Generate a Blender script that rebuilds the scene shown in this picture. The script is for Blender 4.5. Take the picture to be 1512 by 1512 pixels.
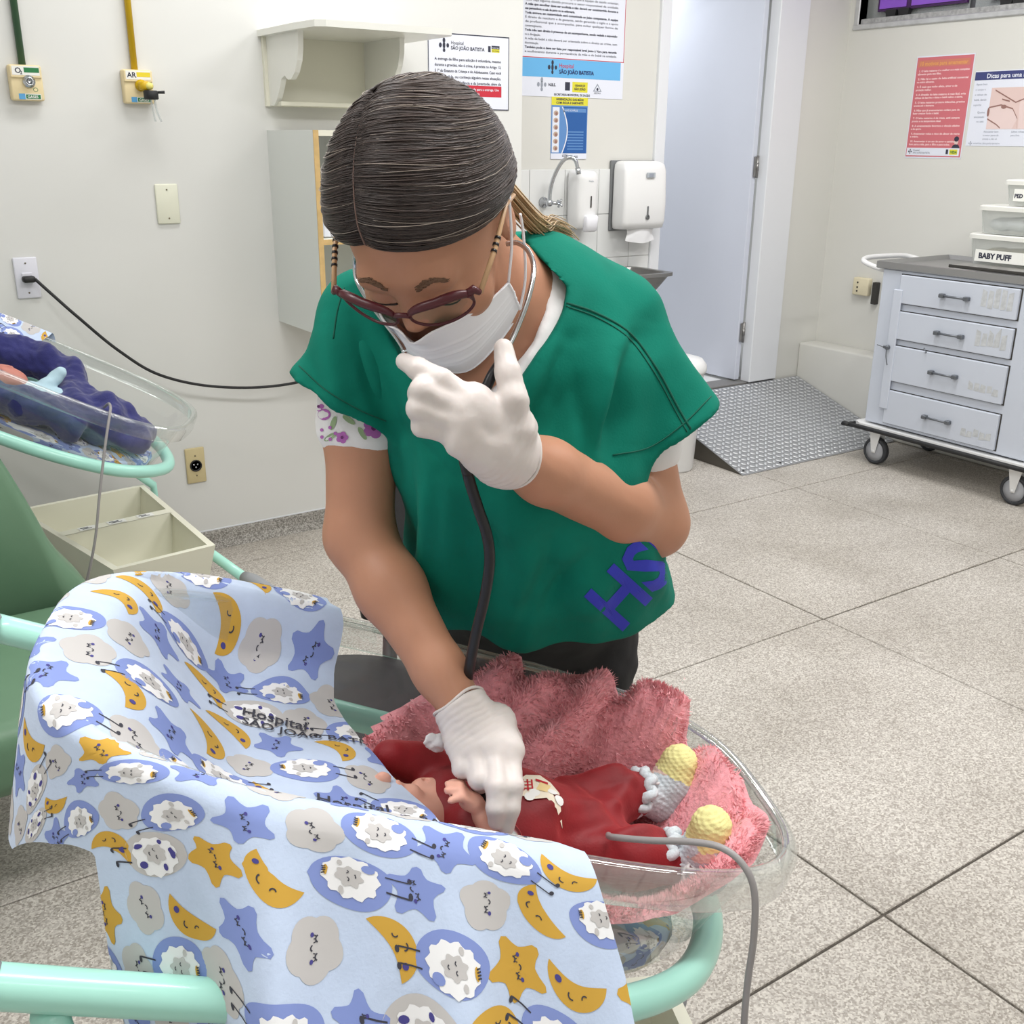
import bpy, bmesh, math, random
import numpy as np
from mathutils import Matrix, Vector
for o in list(bpy.data.objects): bpy.data.objects.remove(o)
scene = bpy.context.scene
COL = scene.collection
PI = math.pi
# ------------------------------------------------------------------ camera
EYE = np.array([0.0, 0.0, 1.47]); YAW, PITCH, ROLL = .597424, .341014, -.009812
_f = np.array([math.sin(YAW)*math.cos(PITCH), math.cos(YAW)*math.cos(PITCH), -math.sin(PITCH)])
_r = np.array([math.cos(YAW), -math.sin(YAW), 0.0]); _d = np.cross(_f, _r)
_c, _s = math.cos(ROLL), math.sin(ROLL)
CR = _c*_r+_s*_d; CD = -_s*_r+_c*_d
cam = bpy.data.cameras.new('camera'); cam.sensor_width = 36; cam.lens = 1544.5/1512*36; cam.clip_start = .02
cam_o = bpy.data.objects.new('camera', cam); COL.objects.link(cam_o)
cam_o.matrix_world = Matrix(((CR[0], -CD[0], -_f[0], EYE[0]), (CR[1], -CD[1], -_f[1], EYE[1]), (CR[2], -CD[2], -_f[2], EYE[2]), (0, 0, 0, 1)))
scene.camera = cam_o
# ------------------------------------------------------------------ world, lamps, exposure
w = bpy.data.worlds.new('world'); scene.world = w; w.use_nodes = True
w.node_tree.nodes['Background'].inputs[0].default_value = (.9, .95, 1, 1); w.node_tree.nodes['Background'].inputs[1].default_value = .6
scene.view_settings.view_transform = 'Standard'; scene.view_settings.look = 'None'
scene.view_settings.exposure = 0.42; scene.view_settings.gamma = 1; scene.view_settings.use_curve_mapping = False
def area(name, loc, sx, sy, power, col=(1, .995, .985), rot=(0, 0, 0)):
    l = bpy.data.lights.new(name, 'AREA'); l.shape = 'RECTANGLE'; l.size = sx; l.size_y = sy; l.energy = power; l.color = col
    o = bpy.data.objects.new(name, l); o.location = loc; o.rotation_euler = rot; COL.objects.link(o); return o
for (x, y, p) in ((1.35, 3.0, 14), (1.1, .7, 25), (3.3, 2.6, 26), (3.2, .4, 25), (-.5, 1.2, 17), (.2, -.7, 6)):  # last entry: fill lamp added behind the camera to brighten surfaces facing it
    area('ceiling_or_fill_lamp', (x, y, 2.84), 1.25, .32, p)
area('corridor_lamp', (3.7, 4.9, 2.5), 1.0, .4, 14, (.93, .96, 1))
# ------------------------------------------------------------------ materials
def lin(c):
    return tuple((v/255/12.92 if v/255 <= .04045 else ((v/255+.055)/1.055)**2.4) for v in c)
MATS = {}
def mat(name, rgb, rough=.5, metal=0., spec=.5, var=0., vscale=8., bump=0., bscale=200., sheen=0., trans=0., ior=1.45, sss=0., coat=0., alpha=1., emit=0., bdist=.001):
    """rgb in sRGB 0-255. var: soft colour variation, bump: fine noise relief (object coordinates)."""
    if name in MATS: return MATS[name]
    m = bpy.data.materials.new(name); m.use_nodes = True; MATS[name] = m
    nt = m.node_tree; b = nt.nodes['Principled BSDF']; I = b.inputs
    c = (*lin(rgb), 1)
    I['Base Color'].default_value = c; I['Roughness'].default_value = rough; I['Metallic'].default_value = metal
    I['Specular IOR Level'].default_value = spec; I['Transmission Weight'].default_value = trans; I['IOR'].default_value = ior
    I['Sheen Weight'].default_value = sheen; I['Coat Weight'].default_value = coat; I['Alpha'].default_value = alpha
    if sss: I['Subsurface Weight'].default_value = sss; I['Subsurface Radius'].default_value = (1, .4, .25); I['Subsurface Scale'].default_value = .006
    if emit: I['Emission Color'].default_value = c; I['Emission Strength'].default_value = emit
    if var or bump:
        tc = nt.nodes.new('ShaderNodeTexCoord')
    if var:
        n = nt.nodes.new('ShaderNodeTexNoise'); n.inputs['Scale'].default_value = vscale; n.inputs['Detail'].default_value = 4
        r = nt.nodes.new('ShaderNodeValToRGB'); e = r.color_ramp.elements
        e[0].position = .3; e[1].position = .7
        e[0].color = tuple(v*(1-var) for v in c[:3])+(1,); e[1].color = tuple(min(1, v*(1+var)) for v in c[:3])+(1,)
        nt.links.new(tc.outputs['Object'], n.inputs['Vector']); nt.links.new(n.outputs['Fac'], r.inputs['Fac']); nt.links.new(r.outputs['Color'], I['Base Color'])
    if bump:
        n = nt.nodes.new('ShaderNodeTexNoise'); n.inputs['Scale'].default_value = bscale; n.inputs['Detail'].default_value = 3
        bm = nt.nodes.new('ShaderNodeBump'); bm.inputs['Strength'].default_value = bump; bm.inputs['Distance'].default_value = bdist
        nt.links.new(tc.outputs['Object'], n.inputs['Vector']); nt.links.new(n.outputs['Fac'], bm.inputs['Height']); nt.links.new(bm.outputs['Normal'], I['Normal'])
    return m
def acrylic(name, tint=(.93, .95, .95), opacity=.12, rough=.05, edge=.18, gain=.55):
    """clear sheet: mostly see-through with glossy reflections (thin-walled, so it needs no refraction)."""
    if name in MATS: return MATS[name]
    m = bpy.data.materials.new(name); m.use_nodes = True; MATS[name] = m
    nt = m.node_tree; nt.nodes.clear(); N = nt.nodes.new; L = nt.links.new
    out = N('ShaderNodeOutputMaterial'); tr = N('ShaderNodeBsdfTransparent'); tr.inputs[0].default_value = (*tint, 1)
    gl = N('ShaderNodeBsdfGlossy'); gl.inputs['Roughness'].default_value = rough; gl.inputs[0].default_value = (1, 1, 1, 1)
    df = N('ShaderNodeBsdfDiffuse'); df.inputs[0].default_value = (.75, .78, .76, 1)
    fr = N('ShaderNodeLayerWeight'); fr.inputs[0].default_value = edge; mm = N('ShaderNodeMath'); mm.operation = 'MULTIPLY_ADD'; mm.inputs[1].default_value = gain; mm.inputs[2].default_value = .012; L(fr.outputs['Facing'], mm.inputs[0])
    m1 = N('ShaderNodeMixShader'); m1.inputs[0].default_value = opacity; m2 = N('ShaderNodeMixShader')
    L(tr.outputs[0], m1.inputs[1]); L(df.outputs[0], m1.inputs[2]); L(mm.outputs[0], m2.inputs[0]); L(m1.outputs[0], m2.inputs[1]); L(gl.outputs[0], m2.inputs[2]); L(m2.outputs[0], out.inputs[0])
    return m
def terrazzo(name, base, lo, hi):
    m = bpy.data.materials.new(name); m.use_nodes = True; MATS[name] = m
    nt = m.node_tree; N = nt.nodes.new; L = nt.links.new; b = nt.nodes['Principled BSDF']
    tc = N('ShaderNodeTexCoord'); v = N('ShaderNodeTexVoronoi'); v.inputs['Scale'].default_value = 260
    r = N('ShaderNodeValToRGB'); e = r.color_ramp.elements; e[0].color = (*lin(lo), 1); e[1].color = (*lin(hi), 1); e[0].position = .1; e[1].position = .95
    x = e.new(.55); x.color = (*lin(base), 1)
    s = N('ShaderNodeSeparateColor'); L(tc.outputs['Object'], v.inputs['Vector']); L(v.outputs['Color'], s.inputs[0]); L(s.outputs[0], r.inputs['Fac'])
    n = N('ShaderNodeTexNoise'); n.inputs['Scale'].default_value = 2.2; n.inputs['Detail'].default_value = 5; L(tc.outputs['Object'], n.inputs['Vector'])
    r2 = N('ShaderNodeValToRGB'); e = r2.color_ramp.elements; e[0].color = (.80, .79, .77, 1); e[1].color = (1.0, 1, 1, 1); e[0].position = .33; e[1].position = .62; L(n.outputs['Fac'], r2.inputs['Fac'])
    mx = N('ShaderNodeMix'); mx.data_type = 'RGBA'; mx.blend_type = 'MULTIPLY'; mx.inputs[0].default_value = 1
    L(r.outputs['Color'], mx.inputs[6]); L(r2.outputs['Color'], mx.inputs[7]); L(mx.outputs[2], b.inputs['Base Color'])
    b.inputs['Roughness'].default_value = .42; b.inputs['Specular IOR Level'].default_value = .35
    return m
# ------------------------------------------------------------------ object helpers
def tag(o, label=None, cat=None, group=None, kind=None):
    for k, v in (('label', label), ('category', cat), ('group', group), ('kind', kind)):
        if v: o[k] = v
    return o
def thing(name, loc, label, cat, group=None):
    o = bpy.data.objects.new(name, None); o.empty_display_size = .05; o.location = loc; COL.objects.link(o); return tag(o, label, cat, group)
def origin(o):
    p = o; v = Vector((0, 0, 0))
    while p is not None: v += Vector(p.location); p = p.parent
    return v
class MB:
    """mesh builder: everything is added in world coordinates (through xf) and linked as ONE object."""
    def __init__(s, xf=None): s.v = []; s.f = []; s.m = []; s.sm = []; s.n = 0; s.xf = xf
    def add(s, v, f, mi=0, sm=False):
        v = np.asarray(v, float).reshape(-1, 3)
        if s.xf is not None: v = s.xf(v)
        s.v.append(v)
        if isinstance(f, np.ndarray): f = f.tolist()
        k = s.n; s.f += [[i+k for i in q] for q in f]; s.m += [mi]*len(f); s.sm += [sm]*len(f); s.n += len(v); return s
    def box(s, lo, hi, mi=0, bev=0., rot=0., seg=1):
        lo, hi = np.minimum(lo, hi), np.maximum(lo, hi); c = (lo+hi)/2; h = (hi-lo)/2
        bm = bmesh.new(); bmesh.ops.create_cube(bm, size=1)
        for x in bm.verts: x.co = Vector((x.co.x*2*h[0], x.co.y*2*h[1], x.co.z*2*h[2]))
        if bev > 0: bmesh.ops.bevel(bm, geom=bm.edges[:], offset=min(bev, h.min()*.95), segments=seg, affect='EDGES', profile=.5)
        s.bm(bm, mi, bev > 0 and seg > 1, rot, c); return s
    def bm(s, bm, mi=0, sm=False, rot=0., c=(0, 0, 0)):
        bm.verts.index_update(); v = np.array([x.co for x in bm.verts]).reshape(-1, 3); f = [[x.index for x in q.verts] for q in bm.faces]; bm.free()
        if rot: cs, sn = math.cos(rot), math.sin(rot); v = v@np.array([[cs, sn, 0], [-sn, cs, 0], [0, 0, 1]])
        s.add(v+np.array(c), f, mi, sm)
    def tube(s, pts, r, mi=0, seg=10, caps=True, closed=False, sm=True, flat=1., up=None):
        P = np.array(pts, float); n = len(P); r = np.broadcast_to(np.asarray(r, float), (n,))
        T = np.gradient(P, axis=0)
        if closed: T = np.roll(P, -1, 0)-np.roll(P, 1, 0)
        T /= np.linalg.norm(T, axis=1)[:, None]+1e-12
        a = np.array(up if up is not None else ([0, 0, 1] if abs(T[0][2]) < .9 else [1, 0, 0]), float)
        rings = []
        for i in range(n):
            if up is not None: a = np.array(up, float)
            a = a-T[i]*(a@T[i]); a /= np.linalg.norm(a)+1e-12; b = np.cross(T[i], a)
            t = np.arange(seg)*2*PI/seg
            rings.append(P[i]+r[i]*(np.cos(t)[:, None]*a*flat+np.sin(t)[:, None]*b))
        return s.loft(rings, mi, sm, caps and not closed, closed)
    def loft(s, rings, mi=0, sm=True, caps=True, closed=False, ring_closed=True):
        rings = [np.asarray(q, float) for q in rings]; n, k = len(rings), len(rings[0]); f = []
        for i in range(n if closed else n-1):
            j = (i+1) % n
            for a in range(k if ring_closed else k-1):
                b = (a+1) % k; f.append([i*k+a, i*k+b, j*k+b, j*k+a])
        if caps: f.append(list(range(k))[::-1]); f.append([(n-1)*k+a for a in range(k)])
        return s.add(np.concatenate(rings), f, mi, sm)
    def grid(s, G, mi=0, sm=True, solid=0.):
        G = np.asarray(G, float); n, k = G.shape[:2]
        idx = np.arange(n*k).reshape(n, k); f = np.stack([idx[:-1, :-1], idx[:-1, 1:], idx[1:, 1:], idx[1:, :-1]], -1).reshape(-1, 4)
        return s.add(G.reshape(-1, 3), f, mi, sm)
    def lathe(s, prof, c=(0, 0, 0), seg=24, mi=0, sm=True, axis='z', caps=True):
        t = np.arange(seg)*2*PI/seg; rings = []
        for r, z in prof:
            q = np.stack([r*np.cos(t), r*np.sin(t), np.full(seg, z)], 1)
            if axis == 'x': q = q[:, [2, 0, 1]]
            if axis == 'y': q = q[:, [1, 2, 0]]
            rings.append(q+np.array(c))
        return s.loft(rings, mi, sm, caps)
    def ball(s, c, r, mi=0, u=16, vv=10):
        t = np.linspace(0, PI, vv+1); r = np.broadcast_to(np.asarray(r, float), (3,)); c = np.array(c)
        a = np.arange(u)*2*PI/u
        return s.loft([c+r*np.stack([math.sin(x)*np.cos(a), math.sin(x)*np.sin(a), np.full(u, math.cos(x))], 1) for x in t[::-1]*1.], mi, True, False)
    def prism(s, poly, o, ux, uy, un, depth, mi=0):
        """extrude a 2D polygon (list of (a,b)) from o along un."""
        o, ux, uy, un = (np.array(q, float) for q in (o, ux, uy, un)); p = np.array([o+a*ux+b*uy for a, b in poly]); n = len(p)
        f = [list(range(n)), [n+i for i in range(n)][::-1]]+[[i, n+i, n+(i+1) % n, (i+1) % n] for i in range(n)]
        return s.add(np.concatenate([p, p+un*depth]), f, mi)
    def build(s, name, mats, parent=None, fix=True):
        me = bpy.data.meshes.new(name); v = np.concatenate(s.v) if s.v else np.zeros((0, 3))
        o = bpy.data.objects.new(name, me); COL.objects.link(o)
        if parent is not None:
            o.parent = parent; off = origin(parent)
        else:
            off = Vector((*(v.min(0)+v.max(0))[:2]/2, v[:, 2].min())) if len(v) else Vector((0, 0, 0)); o.location = off
        v = v-np.array(off)
        me.from_pydata(v.tolist(), [], s.f)
        for m in (mats if isinstance(mats, (list, tuple)) else [mats]): me.materials.append(m)
        me.polygons.foreach_set('material_index', s.m); me.polygons.foreach_set('use_smooth', s.sm)
        if fix:
            bm = bmesh.new(); bm.from_mesh(me); bmesh.ops.recalc_face_normals(bm, faces=bm.faces[:]); bm.to_mesh(me); bm.free()
        me.update(); return o
def part(name, mb, mats, parent, **k): return mb.build(name, mats, parent, **k)
def wall_obj(name, mb, mats, parent=None):
    o = mb.build(name, mats, parent)
    if parent is None: o['kind'] = 'structure'
    return o
def copy_tree(o, parent=None):
    c = o.copy(); COL.objects.link(c)
    if parent is not None: c.parent = parent
    for ch in o.children: copy_tree(ch, c)
    return c
def crv(pts, n=24):
    """Catmull-Rom through points -> n samples per span."""
    P = np.array(pts, float); Q = np.vstack([2*P[0]-P[1], P, 2*P[-1]-P[-2]]); out = []
    for i in range(1, len(Q)-2):
        for t in np.linspace(0, 1, n, endpoint=False):
            a, b, c, d = Q[i-1], Q[i], Q[i+1], Q[i+2]
            out.append(.5*((2*b)+(-a+c)*t+(2*a-5*b+4*c-d)*t*t+(-a+3*b-3*c+d)*t**3))
    out.append(P[-1]); return np.array(out)
_TXT = {}
def text_tris(body, size, align='LEFT', bold=0.):
    k = (body, align, bold)
    if k not in _TXT:
        c = bpy.data.curves.new('t', 'FONT'); c.body = body; c.size = 1; c.align_x = align; c.resolution_u = 2; c.offset = bold; c.fill_mode = 'FRONT'
        o = bpy.data.objects.new('t', c); COL.objects.link(o); dg = bpy.context.evaluated_depsgraph_get(); dg.update()
        me = bpy.data.meshes.new_from_object(o.evaluated_get(dg)); v = np.array([x.co[:2] for x in me.vertices]).reshape(-1, 2); f = [list(p.vertices) for p in me.polygons]
        bpy.data.objects.remove(o); bpy.data.curves.remove(c); bpy.data.meshes.remove(me); _TXT[k] = (v, f)
    v, f = _TXT[k]; return v*size, f
class Flat:
    """flat print on a sheet: o lower-left, ux to the reader's right, uy up, un to the reader."""
    def __init__(s, mb, o, ux, uy, un): s.mb = mb; s.o, s.ux, s.uy, s.un = (np.array(q, float) for q in (o, ux, uy, un))
    def P(s, v, l): return s.o+v[:, :1]*s.ux+v[:, 1:2]*s.uy+s.un*l*.0004
    def poly(s, pts, mi, l=1): v = np.array(pts, float); s.mb.add(s.P(v, l), [list(range(len(v)))], mi)
    def rect(s, x0, y0, x1, y1, mi, l=1): s.poly([(x0, y0), (x1, y0), (x1, y1), (x0, y1)], mi, l)
    def oval(s, x, y, rx, ry, mi, l=1, n=20): t = np.arange(n)*2*PI/n; s.poly(np.stack([x+rx*np.cos(t), y+ry*np.sin(t)], 1), mi, l)
    def text(s, body, x, y, size, mi, l=2, align='LEFT', bold=0., fit=None):
        v, f = text_tris(body, size, align, bold)
        if len(v) == 0: return
        if fit: wd = v[:, 0].max()-v[:, 0].min(); v = v*np.array([fit/wd, 1])
        s.mb.add(s.P(v+np.array([x, y]), l), f, mi)
    def logo(s, x, y, h, mi, l=2):
        """a small cross of four leaf strokes, the clinic's emblem."""
        s.oval(x, y+h*.38, h*.13, h*.2, mi, l, 12); s.oval(x, y-h*.38, h*.12, h*.16, mi, l, 12)
        s.oval(x-h*.36, y, h*.14, h*.19, mi, l, 12); s.oval(x+h*.36, y, h*.13, h*.17, mi, l, 12); s.oval(x, y, h*.13, h*.26, mi, l, 12)
# ================================================================== ROOM
YW, YB, XR, ZC = 3.72, 3.96, 4.78, 2.9
M_wall = mat('wall_paint', (219, 219, 216), .55, var=.02, vscale=1.5, bump=.05, bscale=90)
M_wallc = mat('wall_paint_cream', (217, 216, 210), .55, var=.02, vscale=1.5, bump=.05, bscale=90)
M_ceil = mat('ceiling_paint', (235, 235, 232), .8)
M_white = mat('white_paint', (226, 228, 232), .35)
M_door = mat('door_paint', (210, 214, 226), .4, var=.015, vscale=2)
M_dark = mat('dark_gap', (60, 58, 55), .8)
M_joint = mat('joint_mortar', (92, 86, 80), .9, var=.15, vscale=40)
M_terr = terrazzo('terrazzo', (190, 184, 177), (158, 151, 143), (214, 209, 201))
M_terr2 = terrazzo('terrazzo_grey', (150, 146, 140), (110, 106, 100), (178, 174, 168))
M_chrome = mat('chrome', (200, 203, 208), .18, 1.)
M_steel = mat('brushed_steel', (150, 148, 146), .38, .9)
M_black = mat('black_rubber', (34, 34, 36), .5)
M_ivory = mat('ivory_plastic', (225, 215, 185), .4)
M_plast = mat('white_plastic', (232, 232, 232), .3)
M_paper = mat('poster_paper', (226, 229, 240), .6)
M_ink = mat('ink', (52, 54, 70), .7)
# floor: mortar bed with one slab per panel
fl = MB().box((-1.3, -1.3, -.06), (XR+.1, YB+.4, -.006)); floor_o = wall_obj('floor', fl, M_joint)
xs = [-1.3, -.4, .6, 1.6, 2.605, 3.6, 4.6, XR]; ys = [-1.3, -1., 0., 1.0, 2.005, 3.005, 3.5, YB]
rng = random.Random(4)
for i in range(len(xs)-1):
    for j in range(len(ys)-1):
        g = .003; sl = MB().box((xs[i]+g, ys[j]+g, -.02), (xs[i+1]-g, ys[j+1]-g, rng.uniform(-.0006, .0006)), bev=.002); sl.build('floor_slab', M_terr, floor_o)
wall_obj('ceiling', MB().box((-1.4, -1.4, ZC), (XR+.2, YB+1.4, ZC+.1)), M_ceil)
wall_obj('wall_left', MB().box((-1.4, YW, 0), (2.56, YB+.12, ZC)), M_wall)
mb = MB().box((2.56, YB, 0), (3.485, YB+.12, ZC)).box((3.485, YB, 2.36), (4.46, YB+.12, ZC)).box((4.455, YB, 0), (XR, YB+.12, ZC)); wall_obj('wall_back', mb, M_wallc)
wz0, wz1, wy0, wy1 = 2.045, 2.72, 1.4, 3.9
mb = MB().box((XR, -1.4, 0), (XR+.16, YB+.12, wz0)).box((XR, -1.4, wz1), (XR+.16, YB+.12, ZC)).box((XR, wy1, wz0), (XR+.16, YB+.12, wz1)).box((XR, -1.4, wz0), (XR+.16, wy0, wz1))
wall_obj('wall_right', mb, M_wallc)
wall_obj('wall_near', MB().box((-1.4, -1.4, 0), (XR+.2, -1.3, ZC)), M_wall)
wall_obj('wall_side', MB().box((-1.4, -1.4, 0), (-1.3, YB, ZC)), M_wall)
# coved grey skirting on the left wall
prof = [(0, 0), (0, .062), (-.006, .064), (-.014, .058), (-.022, .03), (-.04, .006), (-.045, 0)]
mb = MB(); mb.loft([[(x, YW+p[0], p[1]) for p in prof] for x in (-1.3, 2.56)], 0, False); wall_obj('baseboard_left', mb, M_terr2)
mb = MB().box((-1.3, YW-.004, .062), (2.56, YW, .068), bev=.001); wall_obj('trim_1', mb, M_white)
# low ledge along the right wall
mb = MB().box((4.64, 1.2, 0), (XR, YB, .415), bev=.012, seg=3); wall_obj('trim_2', mb, M_wallc)
# corridor beyond the door
mb = MB().box((2.9, YB+.12, .1), (5.4, 6.2, .222)); wall_obj('trim_3', mb, mat('corridor_floor', (222, 222, 222), .4))
mb = MB().box((2.8, 6.2, .1), (5.5, 6.3, ZC)).box((2.8, YB+.12, .1), (2.9, 6.2, ZC)).box((5.4, YB+.12, .1), (5.5, 6.2, ZC)).box((2.8, YB+.12, ZC), (5.5, 6.3, ZC+.1)); wall_obj('wall_corridor', mb, M_wall)
# threshold step + door frame + open leaf
mb = MB().box((3.5, YB-.002, 0), (4.455, YB+.125, .232), bev=.004); wall_obj('trim_4', mb, mat('threshold_granite', (118, 116, 114), .35, var=.1, vscale=120))
mb = MB().box((3.478, YB-.018, .232), (3.54, YB+.13, 2.36), bev=.004).box((4.245, YB-.018, .232), (4.456, YB+.05, 2.36), bev=.004).box((3.478, YB-.018, 2.32), (4.456, YB+.13, 2.38), bev=.004); wall_obj('trim_5', mb, M_white)
dr = thing('door_1', (4.24, YB, .236), None, None); dr['kind'] = 'structure'
def leafxf(v):
    a = math.radians(1.5); c, s = math.cos(a), math.sin(a); p = v-np.array([4.242, YB+.055, 0]); return np.stack([c*p[:, 0]-s*p[:, 1], s*p[:, 0]+c*p[:, 1], p[:, 2]], 1)+np.array([4.242, YB+.055, 0])
MB(leafxf).box((4.205, YB+.055, .238), (4.24, YB+.80, 2.34), bev=.003).build('door_leaf', M_door, dr)
for z in (.50, 1.355, 2.2):
    mb = MB(); mb.lathe([(.0065, -.055), (.0065, .055)], (4.236, YB+.045, z), 12).lathe([(.0085, -.018), (.0085, .018)], (4.236, YB+.045, z), 12).box((4.215, YB+.0445, z-.05), (4.258, YB+.051, z+.05), bev=.001)
    mb.box((4.224, YB+.044, z-.048), (4.249, YB+.0475, z+.048), bev=.001); h = mb.build('hinge', M_steel, dr)
# window band
wn = thing('window_1', (XR, 2.6, wz0), None, None); wn['kind'] = 'structure'
M_alu = mat('aluminium_frame', (196, 197, 198), .4, .3, var=.1, vscale=25)
mb = MB().box((XR-.012, wy0, wz0-.022), (XR+.1, wy1+.03, wz0+.004), bev=.004).box((XR-.006, wy1, wz0), (XR+.1, wy1+.03, wz1), bev=.004).box((XR-.006, wy0, wz1-.03), (XR+.1, wy1, wz1), bev=.004)
mb.build('window_frame', M_alu, wn)
MB().box((XR+.012, wy0, wz0+.004), (XR+.05, wy1, wz0+.03), bev=.003).build('window_track', mat('dusty_track', (170, 170, 170), .7, var=.25, vscale=60), wn)
M_glass = acrylic('window_glass', (.86, .88, .9), .25)
M_purple = mat('purple_film', (142, 88, 205), .3, var=.08, vscale=5); M_plum = mat('plum_edge', (66, 30, 84), .4)
for k, (y1, y0) in enumerate(((3.815, 3.31), (3.19, 2.7), (2.58, 2.1))):
    MB().box((XR+.055, y0, wz0+.01), (XR+.059, y1+.09, wz1-.03)).build('pane', M_glass, wn)
    mb = MB().box((XR+.03, y0, wz0+.058), (XR+.045, y1, wz1-.06), 1).box((XR+.026, y0+.012, wz0+.07), (XR+.031, y1-.2, wz1-.07), 0).box((XR+.026, y1-.17, wz0+.07), (XR+.031, y1-.012, wz1-.07), 0)
    p = mb.build('purple_panel', [M_purple, M_plum], wn)
    for yy in (y1-.11, y0+.32):
        MB().prism([(0, 0), (.045, 0), (.055, .05), (-.01, .05)], (XR+.02, yy+.045, wz0+.012), (0, -1, 0), (0, 0, 1), (1, 0, 0), .025).build('bracket', M_black, wn)
MB().box((XR+.16, wy0-.2, wz0-.3), (XR+.2, wy1+.2, wz1+.1)).build('outer_blind', mat('outer_grey', (150, 150, 155), .8), wn)
# metal chequer-plate ramp
rp = thing('ramp', (4.08, 3.6, 0), 'grey chequer-plate metal ramp up to the white door', 'ramp')
M_plate = mat('ramp_plate', (172, 174, 178), .42, .55, var=.06, vscale=6); M_lug = mat('ramp_lug', (205, 207, 210), .36, .5)
rx0, rx1, ry0, ry1, rz = 3.522, 4.636, 3.257, 3.945, .222
sl = rz/(ry1-ry0); un = np.array([0, -sl, 1])/math.hypot(sl, 1); us = np.array([0, 1, sl])/math.hypot(sl, 1); Ls = math.hypot(ry1-ry0, rz)
mb = MB().prism([(0, 0), (rx1-rx0, 0), (rx1-rx0, Ls), (0, Ls)], (rx0, ry0, .004), (1, 0, 0), us, un, -.004); mb.build('plate', M_plate, rp)
mb = MB()
mb.prism([(0, 0), (ry1-ry0-.01, 0), (ry1-ry0-.01, rz-.01)], (rx0+.006, ry0+.01, 0), (0, 1, 0), (0, 0, 1), (1, 0, 0), .006); mb.build('side_plate', mat('ramp_side', (92, 88, 82), .5, .4, var=.1), rp)
mb = MB(); lx, ly = .030, .030
ni, nj = int((rx1-rx0)/lx), int(Ls/ly)
for i in range(ni):
    for j in range(nj):
        if (i+j) % 2 == 0 or True:
            c = np.array([rx0+(i+.5+.0*(j % 2))*lx, ry0, .006])+us*((j+.5)*ly)+un*.0002
            a = PI/4 if (i+j) % 2 else -PI/4
            d1 = np.array([math.cos(a), 0, 0])+us*math.sin(a); d2 = np.array([-math.sin(a), 0, 0])+us*math.cos(a)
            q = [c+d1*sx*.0135+d2*sy*.0062 for sx, sy in ((-1, -.5), (-.5, -1), (.5, -1), (1, -.5), (1, .5), (.5, 1), (-.5, 1), (-1, .5))]; t = [c+(p-c)*.6+un*.0022 for p in q]
            mb.loft([q, t], 0, False, True)
tag(mb.build('lugs', M_lug, rp, fix=False), kind='stuff')
mb = MB()
for x in (rx0+.03, rx0+.28, rx0+.62, rx1-.12):
    mb.lathe([(.006, 0), (.005, .002)], np.array([x, ry0, .006])+us*.03, 10)
tag(mb.build('screws', mat('screw_dark', (70, 70, 72), .4, .8), rp), kind='stuff')
# ================================================================== LEFT WALL FIXTURES
def screw(mb, x, y, z, mi, ax='y', r=.0028): mb.lathe([(r, -.001), (r, .0006)], (x, y, z), 10, mi, axis=ax)
M_green = mat('pipe_green', (58, 92, 66), .4); M_yellow = mat('pipe_yellow', (206, 168, 20), .4)
M_cream = mat('cream_plastic', (232, 214, 170), .45); M_lab = mat('label_white', (235, 235, 230), .5)
M_lgreen = mat('label_green', (40, 120, 70), .5); M_lblue = mat('label_blue', (90, 160, 210), .5); M_lyel = mat('label_yellow', (226, 206, 50), .5)
for nm, x, pm, txt, lm, lab in (('oxygen_outlet', .701, M_green, 'O2', M_lgreen, 'cream wall outlet marked O2 below a green gas pipe'), ('air_outlet', 1.037, M_yellow, 'AR', M_lyel, 'cream wall outlet marked AR below a yellow gas pipe')):
    t = thing(nm, (x, YW, 1.57), lab, 'gas outlet', 'gas outlets on the wall')
    z0, z1 = 1.572, 1.674; y = YW-.034
    mb = MB().box((x-.047, y, z0), (x+.047, YW, z1), bev=.006, seg=2).box((x-.045, y-.006, z1-.038), (x+.045, y+.004, z1-.002), bev=.003); mb.build('housing', M_cream, t)
    mb = MB(); F = Flat(mb, (x-.045, y-.0062, z0), (1, 0, 0), (0, 0, 1), (0, -1, 0))
    F.rect(.006, .072, .084, .098, 0); F.rect(.040, .080, .083, .094, 1, 2); F.text(txt if txt == 'AR' else 'O', .010 if txt == 'AR' else .014, .078, .022, 2, 2, bold=.02)
    if txt == 'O2': F.text('2', .0285, .075, .013, 2, 3, bold=.02)
    mb.build('label', [M_lab, lm, M_ink], t)
    mb = MB(); F = Flat(mb, (x-.045, y, z0), (1, 0, 0), (0, 0, 1), (0, -1, 0)); F.rect(.018, .004, .082, .020, 0); F.rect(.018, .004, .036, .020, 1, 2); F.rect(.038, .006, .080, .018, 2, 2); F.text('GASES', .042, .008, .011, 0, 3, bold=.02); F.oval(.068, .032, .007, .006, 2, 1); F.oval(.068, .032, .0055, .0045, 3, 2)
    mb.build('sticker', [M_lab, M_lblue, M_lgreen, M_cream], t)
    mb = MB().lathe([(.018, 0), (.018, .012), (.012, .014), (.012, .02), (.009, .02), (.009, .012)], (x+.006, y+.004, z0+.055), 20, axis='y')
    mb.v[-1][:, 1] = 2*(y+.004)-mb.v[-1][:, 1]; mb.build('socket', M_chrome if txt == 'O2' else M_yellow, t)
    p = MB().tube([(x-.002, YW-.013, z1-.002), (x-.002, YW-.013, 2.2), (x-.002, YW-.013, 2.88)], .0105, seg=12).build('gas_pipe', pm, None); tag(p, ('dark green' if txt == 'O2' else 'yellow')+' gas pipe running down the wall to the '+txt+' outlet', 'pipe', 'gas pipes on the wall')
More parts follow.
